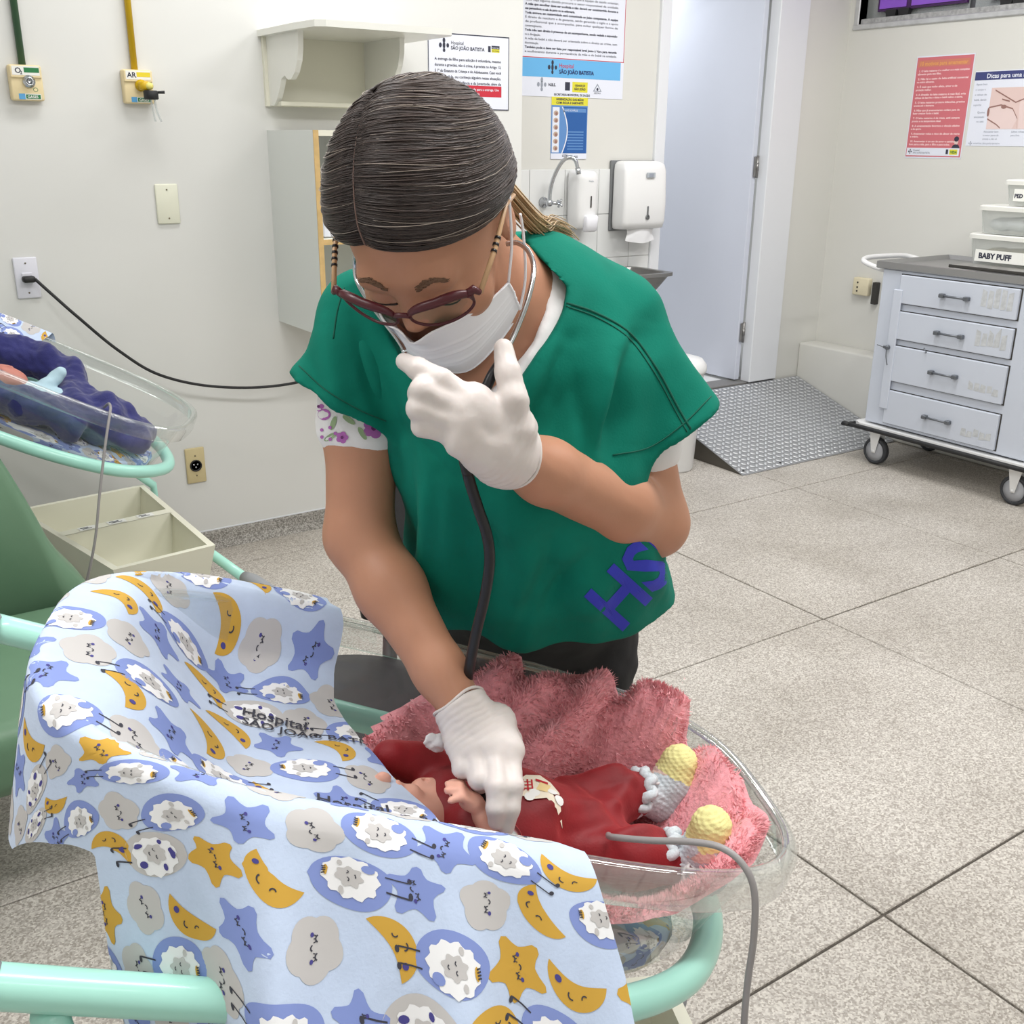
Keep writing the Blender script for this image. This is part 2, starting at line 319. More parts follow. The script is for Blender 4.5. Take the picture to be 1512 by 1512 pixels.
# regulator plugged into the AR outlet
t = thing('gas_connector', (1.055, YW-.06, 1.58), 'black and yellow connector plugged into the AR outlet, clear tube tails', 'connector')
y = YW-.05
mb = MB().lathe([(.014, 0), (.018, .006), (.018, .022), (.012, .026)], (1.045, y-.02, 1.612), 16); mb.build('valve_body', M_yellow, t)
mb = MB().lathe([(.02, 0), (.023, .003), (.023, .024), (.02, .027)], (1.06, y-.03, 1.584), 18).tube([(1.08, y-.03, 1.606), (1.103, y-.035, 1.607)], [.004, .005], seg=8); mb.build('collar', M_black, t)
mb = MB().ball((1.056, y-.032, 1.624), (.014, .012, .012)); mb.build('knob', mat('pale_yellow', (226, 214, 120), .4), t)
mb = MB()
for dx in (-.004, .008): mb.tube(crv([(1.062+dx, y-.03, 1.585), (1.067+dx, y-.028, 1.55), (1.074+dx*1.6, y-.026, 1.518)], 6), .0035, seg=8)
mb.build('clear_tube', acrylic('clear_tube', (.9, .92, .93), .3), t)
def plate(nm, x0, z0, x1, z1, m, lab, screws=(.14, .86)):
    t = thing(nm, ((x0+x1)/2, YW, z0), lab, 'wall plate'); mb = MB().box((x0, YW-.009, z0), (x1, YW, z1), bev=.004, seg=2); mb.build('plate', m, t)
    for k in screws:
        mb = MB(); screw(mb, (x0+x1)/2, YW-.0095, z0+(z1-z0)*k, 0); mb.build('screw', mat('screw_brass', (120, 112, 92), .4, .6), t)
    return t
M_plate_w = mat('plate_white', (222, 222, 232), .35); M_beige = mat('plate_beige', (206, 190, 146), .4)
plate('blank_plate', 1.063, 1.192, 1.14, 1.322, mat('plate_ivory', (226, 226, 208), .4), 'ivory blank cover plate on the wall left of the cabinet')
t = plate('wall_socket', .592, .974, .664, 1.104, M_plate_w, 'white wall socket with a black plug in it')
MB().box((.612, YW-.013, 1.02), (.644, YW-.008, 1.056), bev=.002).build('socket_face', M_plate_w, t)
t = plate('beige_socket', 1.076, .262, 1.147, .396, M_beige, 'beige wall socket with round dark opening near the floor', (.22, .78))
mb = MB().lathe([(.022, 0), (.022, .004), (.018, .004), (.017, -.004)], (1.111, YW-.009, .329), 22, axis='y'); mb.v[-1][:, 1] = 2*(YW-.009)-mb.v[-1][:, 1]; mb.build('socket_ring', M_black, t)
mb = MB()
for dx, dz in ((-.007, .004), (.007, .004), (0, -.007)): screw(mb, 1.111+dx, YW-.0105, .329+dz, 0, r=.0035)
mb.build('contacts', M_chrome, t)
# plug and cord
t = thing('power_cord', (.628, YW-.02, 1.036), 'black power cord hanging in a curve from the white wall socket', 'cord')
MB().box((.609, YW-.045, 1.027), (.648, YW-.012, 1.047), bev=.007, seg=2).build('plug', M_black, t)
MB().tube(crv([(.645, YW-.04, 1.038), (.69, YW-.055, .985), (.752, YW-.07, .914), (.87, YW-.075, .79), (1.0, YW-.08, .692), (1.2, YW-.08, .628), (1.45, YW-.10, .612), (1.75, YW-.12, .66), (2.0, YW-.14, .72), (2.3, YW-.16, .75), (2.56, YW-.05, .76), (2.66, 3.90, .765), (2.68, YB-.02, .77)], 10), .0052, seg=8).build('cable', M_black, t)
# corner shelf with scrolled sides
M_lam = mat('white_laminate', (232, 232, 226), .3); M_lamc = mat('cream_laminate', (230, 228, 212), .4)
t = thing('wall_shelf', (1.7, YW, 1.575), 'white wall shelf with scrolled side panels', 'shelf')
x0, x1, yf = 1.474, 1.885, 3.255
top = MB(); pts = [(x0-.012, YW), (x0-.012, YW-.30), (x0+.0, yf+.02), (x0+.03, yf), (x1+.07, yf), (x1+.09, yf+.04), (x1+.1, YW)]
top.prism([(a, b) for a, b in pts], (0, 0, 1.797), (1, 0, 0), (0, 1, 0), (0, 0, 1), .02); top.build('shelf_top', M_lam, t)
sc = [(0, 1.577), (-.055, 1.577), (-.085, 1.60), (-.115, 1.635), (-.13, 1.66), (-.16, 1.668), (-.185, 1.655), (-.21, 1.655), (-.245, 1.675), (-.272, 1.71), (-.285, 1.75), (-.288, 1.797), (0, 1.797)]
for x in (x0+.012, x1-.03): MB().prism([(b, z) for b, z in sc], (x, YW, 0), (0, 1, 0), (0, 0, 1), (1, 0, 0), .018).build('side_panel', M_lam, t)
MB().box((x0, YW-.016, 1.575), (x1, YW, 1.797)).build('back_panel', M_lamc, t)
MB().box((x0+.02, YW-.10, 1.575), (x1-.02, YW-.012, 1.59), bev=.002).build('lower_rail', M_lamc, t)
# hanging cabinet, open on its right-hand front
t = thing('wall_cabinet', (1.66, YW, .83), 'white wall cabinet with raw wood front edges under the shelf', 'cabinet')
M_lamg = mat('grey_laminate', (220, 223, 220), .4); M_wood = mat('raw_wood_edge', (204, 172, 116), .6, var=.1, vscale=30)
yf = 3.325; zb, zt = .83, 1.497; x1 = 2.05
MB().box((1.474, yf+.004, zb), (1.492, YW, zt)).build('side_panel', M_lamg, t)
MB().box((x1, yf+.004, zb), (x1+.018, YW, zt)).build('side_panel', M_lamg, t)
MB().box((1.492, YW-.012, zb), (x1, YW, zt)).build('back_panel', M_lamg, t)
for z in (zb, 1.135, zt-.018): MB().box((1.492, yf+.006, z), (x1, YW-.012, z+.018)).build('shelf_board', M_lamc, t)
mb = MB().box((1.474, yf, zb), (1.492, yf+.004, zt)).box((x1, yf, zb), (x1+.018, yf+.004, zt))
for z in (zb, 1.135): mb.box((1.492, yf+.002, z), (x1, yf+.006, z+.018))
mb.build('wood_edging', M_wood, t)
tag(MB().box((1.52, yf+.06, 1.155), (1.74, yf+.24, 1.31), bev=.004).build('paper_stack', M_paper), 'stack of white papers in the open wall cabinet', 'papers')
# ------------------------------------------------------------------ posters
def poster(nm, o, ux, un, wd, hg, lab, mats, draw):
    o = np.array(o, float); ux = np.array(ux, float); un = np.array(un, float); mb = MB()
    mb.prism([(0, 0), (wd, 0), (wd, hg), (0, hg)], o+un*.0006, ux, (0, 0, 1), un, .0014); draw(Flat(mb, o+un*.002, ux, (0, 0, 1), un), wd, hg)
    return tag(mb.build(nm, mats, fix=False), lab, 'poster', 'posters on the walls')
M_red = mat('print_red', (196, 44, 62), .6); M_sky = mat('print_skyblue', (104, 178, 228), .6); M_pyel = mat('print_yellow', (222, 214, 60), .6)
M_blue = mat('print_blue', (40, 92, 160), .6); M_blue2 = mat('print_blue_soft', (96, 140, 196), .6); M_navyp = mat('print_navy', (60, 66, 118), .6); M_coral = mat('print_coral', (206, 112, 120), .6)
M_lpink = mat('print_pale_pink', (246, 214, 214), .6); M_oran = mat('print_orange', (226, 160, 96), .6); M_skinp = mat('print_skin', (222, 196, 190), .6); M_brownp = mat('print_brown', (150, 112, 104), .6); M_tan = mat('print_tan', (190, 168, 150), .6); M_grey = mat('print_grey', (150, 156, 168), .6)
def p1(F, w, h):
    for r in ((0, 0, w, .004), (0, h-.004, w, h), (0, 0, .003, h), (w-.003, 0, w, h)): F.rect(*r, 1)
    F.logo(.07, h-.043, .045, 1); F.text('Hospital', .10, h-.038, .017, 1); F.text('SÃO JOÃO BATISTA', .10, h-.056, .017, 1, bold=.02)
    F.rect(w-.098, h-.058, w-.086, h-.036, 1); F.rect(w-.082, h-.046, w-.045, h-.034, 1); F.rect(w-.082, h-.058, w-.045, h-.046, 2); F.text('PREFEITURA', w-.081, h-.044, .006, 0, 3); F.text('VISCONDE', w-.081, h-.055, .007, 1, 3)
    for k, s in enumerate(('A entrega de filho para adoção é voluntária, mesmo', 'durante a gravidez, não é crime, é prevista no Artigo 13,', '§ 1º do Estatuto da Criança e do Adolescente. Caso você', 'queira fazê-la, ou conheça alguém nessa situação,', 'procure a Vara da Infância e da Juventude, além de', 'legal, o procedimento é sigiloso.')):
        F.text(s, .028, h-.095-k*.0205, .014, 1, fit=.30 if k < 5 else .17, bold=.012)
    F.rect(.03, .048, w-.035, .088, 3); F.text('Depois de nascer, nunca tarde para a entrega. Um', w/2, .070, .012, 0, 2, 'CENTER', fit=.27, bold=.015); F.text('gesto de amor, fale.', w/2, .055, .012, 0, 2, 'CENTER')
poster('adoption_poster', (2.128, YW, 1.583), (1, 0, 0), (0, -1, 0), .366, .268, 'white framed poster with black text and red band right of the shelf', [M_paper, M_ink, M_pyel, M_red], p1)
def p2(F, w, h):
    F.rect(w-.004, .155, w-.001, h, 4); F.rect(0, .153, w, .156, 4)
    ln = ['permanecer com a criança, sempre que a equipe de saúde orientar,', 'caso haja alguma dúvida procure o setor responsável da unidade.', 'A mãe que escolher deve ser acolhida e não deverá ser constrangida durante a', 'sua permanência na sala de parto ou na enfermaria.', 'Toda entrega em maternidade será comunicada ao Juízo competente. A equipe', 'É direito do nascituro e da gestante, sendo garantido o sigilo e o apoio', 'de profissional que a acompanhe, para evitar qualquer forma de', 'constrangimento.', 'Toda mãe tem direito à presença de um acompanhante, sendo vedada a exposição', 'ou a divulgação.', 'A mãe de bebê a não deverá ser orientada sobre o direito ao crime, sem', 'discriminação.', 'Também pode e deve ser feita por responsável legal junto à Vara para garantia', 'e acolhimento durante a permanência da mãe e do bebê na unidade.']
    for k, s in enumerate(ln):
        y = .172+(len(ln)-1-k)*.0165; F.text(s, .018, y, .0125, 1, fit=(.50 if len(s) > 55 else None), bold=.03 if k in (2, 3, 4, 8, 12) else .004)
    F.rect(.003, .078, w-.018, .152, 2); F.logo(.165, .118, .05, 1); F.text('Hospital', .20, .119, .024, 4, 2, bold=.01); F.text('SÃO JOÃO BATISTA', .20, .095, .022, 5, 2, bold=.03, fit=.19); F.text('SÃO JOÃO BATISTA', .2015, .0945, .022, 1, 3, fit=.19)
    F.logo(.11, .048, .05, 6); F.text('N.B.S.', .145, .043, .016, 1, bold=.03); F.rect(.235, .028, .262, .062, 1); F.rect(.275, .022, .36, .064, 3); F.text('CIDADE DE', .317, .046, .011, 1, 3, 'CENTER', bold=.03); F.text('SÃO JOÃO', .317, .031, .013, 1, 3, 'CENTER', bold=.03)
    F.poly([(.39, .028), (.44, .028), (.415, .062)], 6); F.poly([(.398, .032), (.432, .032), (.415, .054)], 0, 2); F.oval(.415, .038, .006, .006, 1, 3); F.text('GESTÃO', .415, .018, .010, 1, 2, 'CENTER')
    F.text('SECRETARIA MUNICIPAL DE SAÚDE', .275, .006, .0125, 1, 2, 'CENTER', bold=.02)
poster('rules_poster', (2.716, YB, 1.652), (1, 0, 0), (0, -1, 0), .562, .42, 'large white text poster with sky blue band above the tap', [M_paper, M_ink, M_sky, M_pyel, M_red, M_blue, M_grey], p2)
def p3(F, w, h):
    F.rect(0, 0, w, h-.034, 2); F.rect(0, h-.034, w, h, 1); F.text('HIGIENIZAÇÃO DAS MÃOS', w/2, h-.014, .012, 3, 2, 'CENTER', bold=.04, fit=.15); F.text('COM ÁGUA E SABONETE', w/2, h-.028, .012, 3, 2, 'CENTER', bold=.04, fit=.15)
    F.rect(.006, .028, .044, h-.042, 0, 2)
    c = [(.062+.03*math.sin(PI*k/14), .02+(h-.06)*k/14) for k in range(15)]; F.poly(c+[(w-.004, h-.04), (w-.004, .02)], 4, 2); F.poly([(x, y) for x, y in c]+[(x-.006, y) for x, y in c[::-1]], 0, 3)
    F.rect(.066, h-.062, w-.01, h-.046, 5, 3); F.text('LAVE AS MÃOS', .07, h-.058, .011, 0, 4)
    for k in range(6): F.oval(.025, .046+k*.029, .013, .011, 6, 3, 10); F.oval(.027, .044+k*.029, .007, .007, 7, 4, 8)
    for k in range(7): F.rect(.09, .04+k*.012, w-.02, .045+k*.012, 5, 3)
    F.rect(0, 0, w, .024, 0, 4); F.text('CCIH', .062, .009, .014, 3, 5, bold=.04); F.text('SUS', .13, .006, .012, 3, 5, bold=.03)
poster('handwash_poster', (2.88, YB, 1.395), (1, 0, 0), (0, -1, 0), .2, .258, 'small blue hand-washing poster with yellow top over the tap', [M_paper, M_pyel, M_blue2, M_ink, M_blue, M_blue2, M_tan, M_brownp], p3)
def p4(F, w, h):
    F.rect(.004, .006, w-.004, h-.006, 1); F.rect(.012, h-.05, w-.02, h-.02, 2, 2); F.text('10 motivos para amamentar', .02, h-.043, .024, 3, 3, bold=.03, fit=w-.055)
    rows = [('1. O leite materno é o melhor e o mais completo', 'alimento para seu filho.'), ('2. Não há o custo do leite artificial comercial', 'ou outro alimento.'), ('3. É mais que tudo: afeto, amor e de', 'proteção melhor.'), ('4. A digestão do leite materno é mais fácil, evita', 'cólicas de barriga e deixa o bebê calmo e alerta.'), ('5. O leite materno protege infecções, previne', 'anemia até o desmame.'), ('6. Mães que já amamentaram cuidam para de', 'fazer crescer forte o bebê.'), ('7. O leite materno é de graça, está sempre', 'pronto e na temperatura ideal.'), ('8. A amamentação favorece o vínculo afetivo', 'e de apego.'), ('9. Amamentar reduz o risco de câncer de mama', 'e ovário.'), ('10. Amamentar é um ato de amor e carinho', 'bom para a mãe, para o filho e para todos.')]
    for k, (a, b) in enumerate(rows):
        y = h-.072-k*.036; F.text(a, .02, y, .0125, 4, 2, fit=min(w-.04, len(a)*.0062), bold=.03); F.text(b, .016, y-.014, .0125, 4, 2, bold=.03, fit=min(w-.05, len(b)*.0055))
    F.rect(.008, .012, w-.012, .048, 0, 2); F.logo(.028, .03, .022, 5, 3); F.text('Hospital', .045, .033, .011, 5, 3); F.text('SÃO JOÃO BATISTA', .045, .021, .011, 5, 3); F.rect(w-.085, .02, w-.072, .042, 5, 3); F.rect(w-.065, .018, w-.022, .042, 6, 3); F.text('VIDA', w-.06, .024, .016, 7, 4, bold=.04)
    F.oval(w-.035, .078, .011, .016, 8, 3); F.oval(w-.035, .09, .013, .012, 5, 4); F.poly([(w-.058, .048), (w-.012, .048), (w-.02, .062), (w-.035, .066), (w-.05, .062)], 5, 3)
poster('breastfeeding_poster', (XR, 3.52, 1.408), (0, -1, 0), (-1, 0, 0), .316, .47, 'coral red poster with white numbered list on the right wall', [M_paper, M_coral, mat('print_coral_orange', (206, 126, 106), .6), M_oran, M_lpink, M_ink, M_pyel, M_lgreen, M_skinp], p4)
def p5(F, w, h):
    F.rect(0, h-.04, w, h-.004, 1); F.text('Dicas para uma boa pega', .06, h-.032, .028, 0, 2, bold=.02)
    for k, s in enumerate(('Apoie bem', 'o corpo e', 'a cabeça do', 'bebê, dando', 'suporte')): F.text(s, .012, h-.062-k*.0225, .013, 2)
    for k, s in enumerate(('Queixo', 'encostado', 'no seio')): F.text(s, .078, h-.185-k*.02, .013, 2, 2, 'RIGHT')
    F.rect(.095, .075, .095+.27, h-.075, 3); M = .095
    F.poly([(M, .075), (M+.13, .075), (M+.15, .12), (M+.12, .16), (M+.05, .175), (M, .165)], 4, 2); F.poly([(M+.16, .075), (M+.27, .075), (M+.27, h-.09), (M+.2, h-.08), (M+.15, .19), (M+.155, .13)], 4, 2)
    for pl in ([(M, .17), (M+.06, .18), (M+.12, .163), (M+.15, .12), (M+.155, .075)], [(M+.02, h-.085), (M+.08, .215), (M+.13, .19), (M+.2, .215)], [(M+.06, .205), (M+.1, .195)], [(M, .12), (M+.05, .095), (M+.07, .08)]):
        for a, b in zip(pl, pl[1:]): F.poly([(a[0], a[1]-.003), (b[0], b[1]-.003), (b[0], b[1]+.003), (a[0], a[1]+.003)], 5, 3)
    F.oval(M+.075, .172, .014, .009, 5, 4); F.oval(M, .15, .006, .02, 5, 4)
    for k, s in enumerate(('Abocanhar bem', 'a maior parte da', 'aréola e não só')): F.text(s, .085, .06-k*.016, .012, 2)
    F.text('Lábios voltados', .225, .06, .012, 2); F.text('para fora', .225, .044, .012, 2); F.logo(.025, .012, .018, 2); F.text('HOSPITAL SÃO JOÃO BATISTA', .04, .008, .01, 2)
poster('latch_poster', (XR, 3.188, 1.467), (0, -1, 0), (-1, 0, 0), .45, .33, 'white poster with navy title and skin-toned picture on the right wall', [M_paper, M_navyp, M_grey, M_skinp, mat('print_skin_pale', (228, 206, 202), .6), M_brownp], p5)
# ================================================================== SINK NICHE
M_tile = mat('white_tile', (228, 229, 228), .15); tl = thing('trim_6', (3.05, YB, .2), None, None); tl['kind'] = 'structure'
for i in range(5):
    for j in range(5):
        xa, za = 2.57+i*.195, 1.352-.2*(j+1)
        MB().box((max(xa+.001, 2.562), YB-.008, za+.001), (min(xa+.194, 3.478), YB-.001, za+.199), bev=.0015).build('tile', M_tile, tl)
t = thing('wall_tap', (2.84, YB, 1.2), 'chrome swan-neck wall tap over the sink', 'tap')
mb = MB().lathe([(.024, 0), (.022, .012), (.012, .016), (.012, .06)], (2.84, YB-.008, 1.212), 20, axis='y'); mb.v[-1][:, 1] = 2*(YB-.008)-mb.v[-1][:, 1]; mb.ball((2.84, YB-.055, 1.212), .017); mb.build('tap_body', M_chrome, t)
MB().tube(crv([(2.84, YB-.058, 1.215), (2.842, YB-.06, 1.27), (2.852, YB-.075, 1.33), (2.872, YB-.10, 1.385), (2.895, YB-.125, 1.405), (2.915, YB-.14, 1.39), (2.925, YB-.148, 1.35)], 8), .0085, seg=12).tube([(2.922, YB-.146, 1.362), (2.927, YB-.15, 1.335)], .011, seg=12).build('spout', M_chrome, t)
mb = MB().tube([(2.84, YB-.055, 1.212), (2.885, YB-.07, 1.21)], .007, seg=10)
for a in range(4): mb.tube([(2.885, YB-.07, 1.21), (2.888+.0, YB-.07+.02*math.cos(a*PI/2+.6), 1.21+.02*math.sin(a*PI/2+.6))], .005, seg=8)
mb.build('cross_handle', M_chrome, t)
t = thing('soap_dispenser', (3.02, YB, 1.09), 'white soap dispenser between the tap and the towel dispenser', 'dispenser')
def rbox(mb, x0, x1, y0, y1, zs, mi=0, n=4.):
    """stack of rounded rectangles: zs = [(z, inset_x, front_shift)]"""
    tt = np.arange(28)*2*PI/28; c, s = np.cos(tt), np.sin(tt); e = 2/n; R = []
    for z, ix, fs in zs:
        hx, hy = (x1-x0)/2-ix, (y1-y0-fs)/2; R.append(np.stack([(x0+x1)/2+hx*np.sign(c)*abs(c)**e, y1-hy+hy*np.sign(s)*abs(s)**e, np.full(28, z)], 1))
    mb.loft(R, mi)
mb = MB(); rbox(mb, 2.962, 3.078, YB-.115, YB-.008, [(1.098, .008, .02), (1.105, .003, .012), (1.16, 0, .004), (1.31, 0, 0), (1.335, .003, .004), (1.346, .012, .02), (1.349, .03, .05)]); mb.build('housing', M_plast, t)
mb = MB(); rbox(mb, 2.995, 3.065, YB-.135, YB-.09, [(1.085, .01, .015), (1.092, .003, .005), (1.15, 0, 0), (1.158, .004, .006)]); mb.build('push_lever', mat('lever_white', (238, 238, 244), .2), t)
MB().box((3.026, YB-.1165, 1.19), (3.032, YB-.113, 1.24), bev=.001).build('level_window', M_dark, t)
mb = MB(); Flat(mb, (3.0, YB-.1155, 1.30), (1, 0, 0), (0, 0, 1), (0, -1, 0)).text('Noble', .012, 0, .011, 0); mb.build('brand_print', M_grey, t)
t = thing('towel_dispenser', (3.35, YB, 1.03), 'large white paper towel dispenser beside the door', 'dispenser')
mb = MB(); rbox(mb, 3.222, 3.482, YB-.125, YB-.012, [(1.085, .012, .03), (1.09, .004, .012), (1.12, 0, .004), (1.20, 0, 0), (1.345, .002, .008), (1.372, .006, .018), (1.384, .02, .035), (1.388, .05, .05)], n=6); mb.build('housing', M_plast, t)
MB().box((3.218, YB-.018, 1.075), (3.482, YB-.001, 1.39), bev=.004).build('back_plate', mat('dispenser_back', (120, 122, 124), .5), t)
mb = MB().box((3.353, YB-.1275, 1.137), (3.363, YB-.122, 1.19), bev=.003); mb.lathe([(.011, 0), (.012, .002)], (3.358, YB-.1275, 1.14), 14, axis='y'); mb.build('level_window', mat('slot_grey', (110, 112, 114), .4), t)
MB().box((3.342, YB-.1275, 1.315), (3.392, YB-.1225, 1.338), bev=.001).box((3.354, YB-.1285, 1.319), (3.38, YB-.124, 1.334), 1).build('badge', [mat('badge_grey', (176, 182, 188), .4), M_grey], t)
g = [[(3.265+.165*a+.006*math.sin(a*9+b*5), YB-.085-.02*math.sin(PI*a)-.004*b, 1.088-.055*b-.012*b*math.sin(PI*a)) for a in np.linspace(0, 1, 14)] for b in np.linspace(0, 1, 6)]
tag(MB().grid(g).build('paper_towel', mat('towel_paper', (226, 226, 228), .8), t), None)
# steel wall sink, mostly behind the nurse
t = thing('steel_sink', (3.0, YB, .7), 'stainless steel wall sink under the tap', 'sink')
def ringr(x0, x1, y0, y1, z, n=10.):
    tt = np.arange(40)*2*PI/40; c, s = np.cos(tt), np.sin(tt); e = 2/n
    return np.stack([(x0+x1)/2+(x1-x0)/2*np.sign(c)*abs(c)**e, (y0+y1)/2+(y1-y0)/2*np.sign(s)*abs(s)**e, np.full(40, z)], 1)
mb = MB(); mb.loft([ringr(2.86, 3.22, 3.75, 3.90, .70), ringr(2.80, 3.30, 3.69, 3.94, .80), ringr(2.72, 3.365, 3.652, 3.95, .886), ringr(2.70, 3.385, 3.64, 3.951, .89), ringr(2.70, 3.385, 3.64, 3.951, .905), ringr(2.73, 3.355, 3.665, 3.93, .905), ringr(2.76, 3.33, 3.69, 3.92, .88), ringr(2.84, 3.24, 3.76, 3.90, .75)], 0, False); mb.build('basin', M_steel, t)
mb = MB().lathe([(.02, .35), (.02, .72)], (3.05, 3.83, 0), 14); mb.tube(crv([(3.05, 3.83, .36), (3.05, 3.84, .30), (3.05, 3.9, .28), (3.05, YB-.005, .28)], 6), .02, seg=12); mb.build('drain_pipe', M_plast, t)
# pedal bin at the ramp
t = thing('waste_bin', (3.38, 3.52, 0), 'white waste bin with domed lid between the nurse and the ramp', 'bin')
MB().lathe([(.088, 0), (.094, .01), (.115, .47), (.117, .475)], (3.335, 3.535, 0), 32).build('bin_body', M_plast, t)
MB().lathe([(.124, .47), (.127, .48), (.125, .505), (.105, .53), (.06, .543), (0.001, .545)], (3.335, 3.535, 0), 32).build('bin_lid', M_plast, t)
# sockets on the right wall
t = thing('surface_socket', (XR, 3.67, .70), 'cream surface socket on the right wall behind the trolley', 'socket')
MB().box((XR-.035, 3.622, .703), (XR, 3.722, .795), bev=.006, seg=2).build('housing', M_ivory, t)
mb = MB()
for dy, dz in ((.025, -.005), (-.0, .02), (0, -.025)): mb.lathe([(.005, -.002), (.005, .001)], (XR-.0352, 3.69+dy*0-.0, .75+dz), 10, axis='x')
mb.build('socket_holes', M_dark, t)
MB().box((XR-.03, 3.57, .665), (XR, 3.6, .78), bev=.003).build('cable_box', M_dark, t)
# ================================================================== TROLLEY
t = thing('drawer_trolley', (4.46, 2.72, 0), 'white four-drawer hospital trolley with steel tray top', 'trolley')
M_met = mat('enamel_white', (198, 204, 216), .35, var=.015, vscale=3)
X0, X1, Y0, Y1, Z0, Z1 = 4.19, 4.70, 2.305, 3.13, .205, .93
MB().box((X0+.008, Y0, Z0), (X1, Y1, Z1), bev=.004).build('body', M_met, t)
dz = [(.785, .912), (.622, .748), (.425, .590), (.222, .380)]
M_sc = mat('handle_grey', (112, 116, 122), .4, .6); M_resid = mat('tape_residue', (190, 193, 196), .8, var=.14, vscale=70)
for k, (a, b) in enumerate(dz):
    d = MB().box((X0-.008, 2.443, a), (X0+.012, 3.02, b), bev=.003).build('drawer', M_met, t)
    MB().box((X0+.0065, 2.437, a-.004), (X0+.0085, 3.026, b+.004)).build('drawer_gap', M_dark, t)
    zc = (a+b)/2-.002
    mb = MB().tube([(X0-.026, 2.795, zc), (X0-.026, 2.665, zc)], .0052, seg=10)
    for yy in (2.79, 2.67): mb.box((X0-.032, yy-.012, zc-.009), (X0-.008, yy+.012, zc+.009), bev=.003)
    mb.build('handle', M_sc, d)
    rs = random.Random(k); mb = MB(); F = Flat(mb, (X0-.0082, 2.63, a), (0, -1, 0), (0, 0, 1), (-1, 0, 0)); hh = (.09 if k < 2 else .04)
    for q in range(5):
        xa = .02+q*.03; yb = .03+rs.uniform(0, .01); F.poly([(xa+rs.uniform(-.004, .004), yb), (xa+.027, yb+rs.uniform(-.004, .004)), (xa+.026, yb+hh*rs.uniform(.6, 1)), (xa+.004, yb+hh*rs.uniform(.6, 1))], 0)
    mb.build('tape_residue', M_resid, d, fix=False)
# locking bar and keys
mb = MB().box((X0-.014, 3.0, .29), (X0-.004, 3.045, .846), bev=.003); mb.build('locking_bar', M_met, t)
mb = MB().lathe([(.011, 0), (.011, .012)], (X0-.028, 3.033, .58), 14, axis='x').box((X0-.034, 3.022, .574), (X0-.026, 3.05, .588), bev=.002); mb.tube(crv([(X0-.03, 3.03, .578), (X0-.033, 3.026, .54), (X0-.03, 3.016, .50)], 6), .0025, seg=6).tube([(X0-.03, 3.05, .58), (X0-.03, 3.085, .585)], .002, seg=6)
mb.build('keys', M_sc, t)
mb = MB().tube(crv([(X0-.012, 2.845, .605), (X0-.018, 2.843, .602), (X0-.016, 2.83, .59), (X0-.012, 2.838, .585)], 5), .0022, seg=6); mb.build('hook', M_sc, t)
# tray top
mb = MB(); q = lambda i, z: [(X0-.006+i, Y0-.03+i, z), (X1+.03-i, Y0-.03+i, z), (X1+.03-i, Y1+.03-i, z), (X0-.006+i, Y1+.03-i, z)]
mb.loft([q(.004, Z1), q(0, .934), q(0, .962), q(.005, .964), q(.018, .945)], 0, False); mb.build('tray_top', mat('tray_steel', (158, 158, 158), .4, .6), t)
# push handle at the far end
P = crv([(4.24, Y1, .915), (4.235, 3.20, .925), (4.25, 3.285, .945), (4.33, 3.32, .955), (4.48, 3.32, .955), (4.6, 3.31, .95), (4.64, 3.25, .935), (4.64, Y1, .915)], 8); MB().tube(P, .012, seg=12).build('push_handle', M_plast, t)
# bumper
O = [(4.165, 2.27), (4.165, 3.14), (4.195, 3.185), (4.68, 3.185), (4.71, 3.15), (4.71, 2.28), (4.68, 2.245), (4.195, 2.245)]
MB().prism(O, (0, 0, .168), (1, 0, 0), (0, 1, 0), (0, 0, 1), .012).prism([(4.437+(a-4.437)*.985, 2.715+(b-2.715)*.99) for a, b in O], (0, 0, .18), (1, 0, 0), (0, 1, 0), (0, 0, 1), .016).build('base_plate', M_plast, t)
MB().tube(np.vstack([crv(np.array([(a, b, .178) for a, b in O+O[:1]]), 4)]), .011, seg=8).build('bumper', M_black, t)
M_tread = mat('wheel_tread', (54, 56, 60), .6); M_disc = mat('wheel_disc', (176, 178, 184), .4)
for (x, y, s) in ((4.222, 3.06, 1), (4.222, 2.335, 1), (4.65, 3.06, 1), (4.65, 2.335, 1)):
    cw = thing('caster', (x, y, 0), None, None); cw.parent = t; cw.location = Vector((x, y, 0))-Vector(t.location); r = .066
    MB().lathe([(.050, -.012), (.052, -.017), (.060, -.017), (r, -.010), (r, .010), (.060, .017), (.052, .017), (.050, .012)], (x, y, r), 36, axis='x', caps=False).build('tread', M_tread, cw)
    MB().lathe([(.012, -.016), (.05, -.013), (.05, .013), (.012, .016)], (x, y, r), 30, axis='x').build('disc', M_disc, cw)
    mb = MB()
    for dx in (-.024, .021): mb.prism([(-.010, .0), (.010, 0), (.03, .095), (-.028, .095)], (x+dx, y, r-.008), (0, 1, 0), (0, 0, 1), (1, 0, 0), .003)
    mb.box((x-.026, y-.03, r+.085), (x+.026, y+.032, .170), bev=.003).lathe([(.008, -.028), (.008, .028)], (x, y, r), 12, axis='x'); mb.build('fork', M_plast, cw)
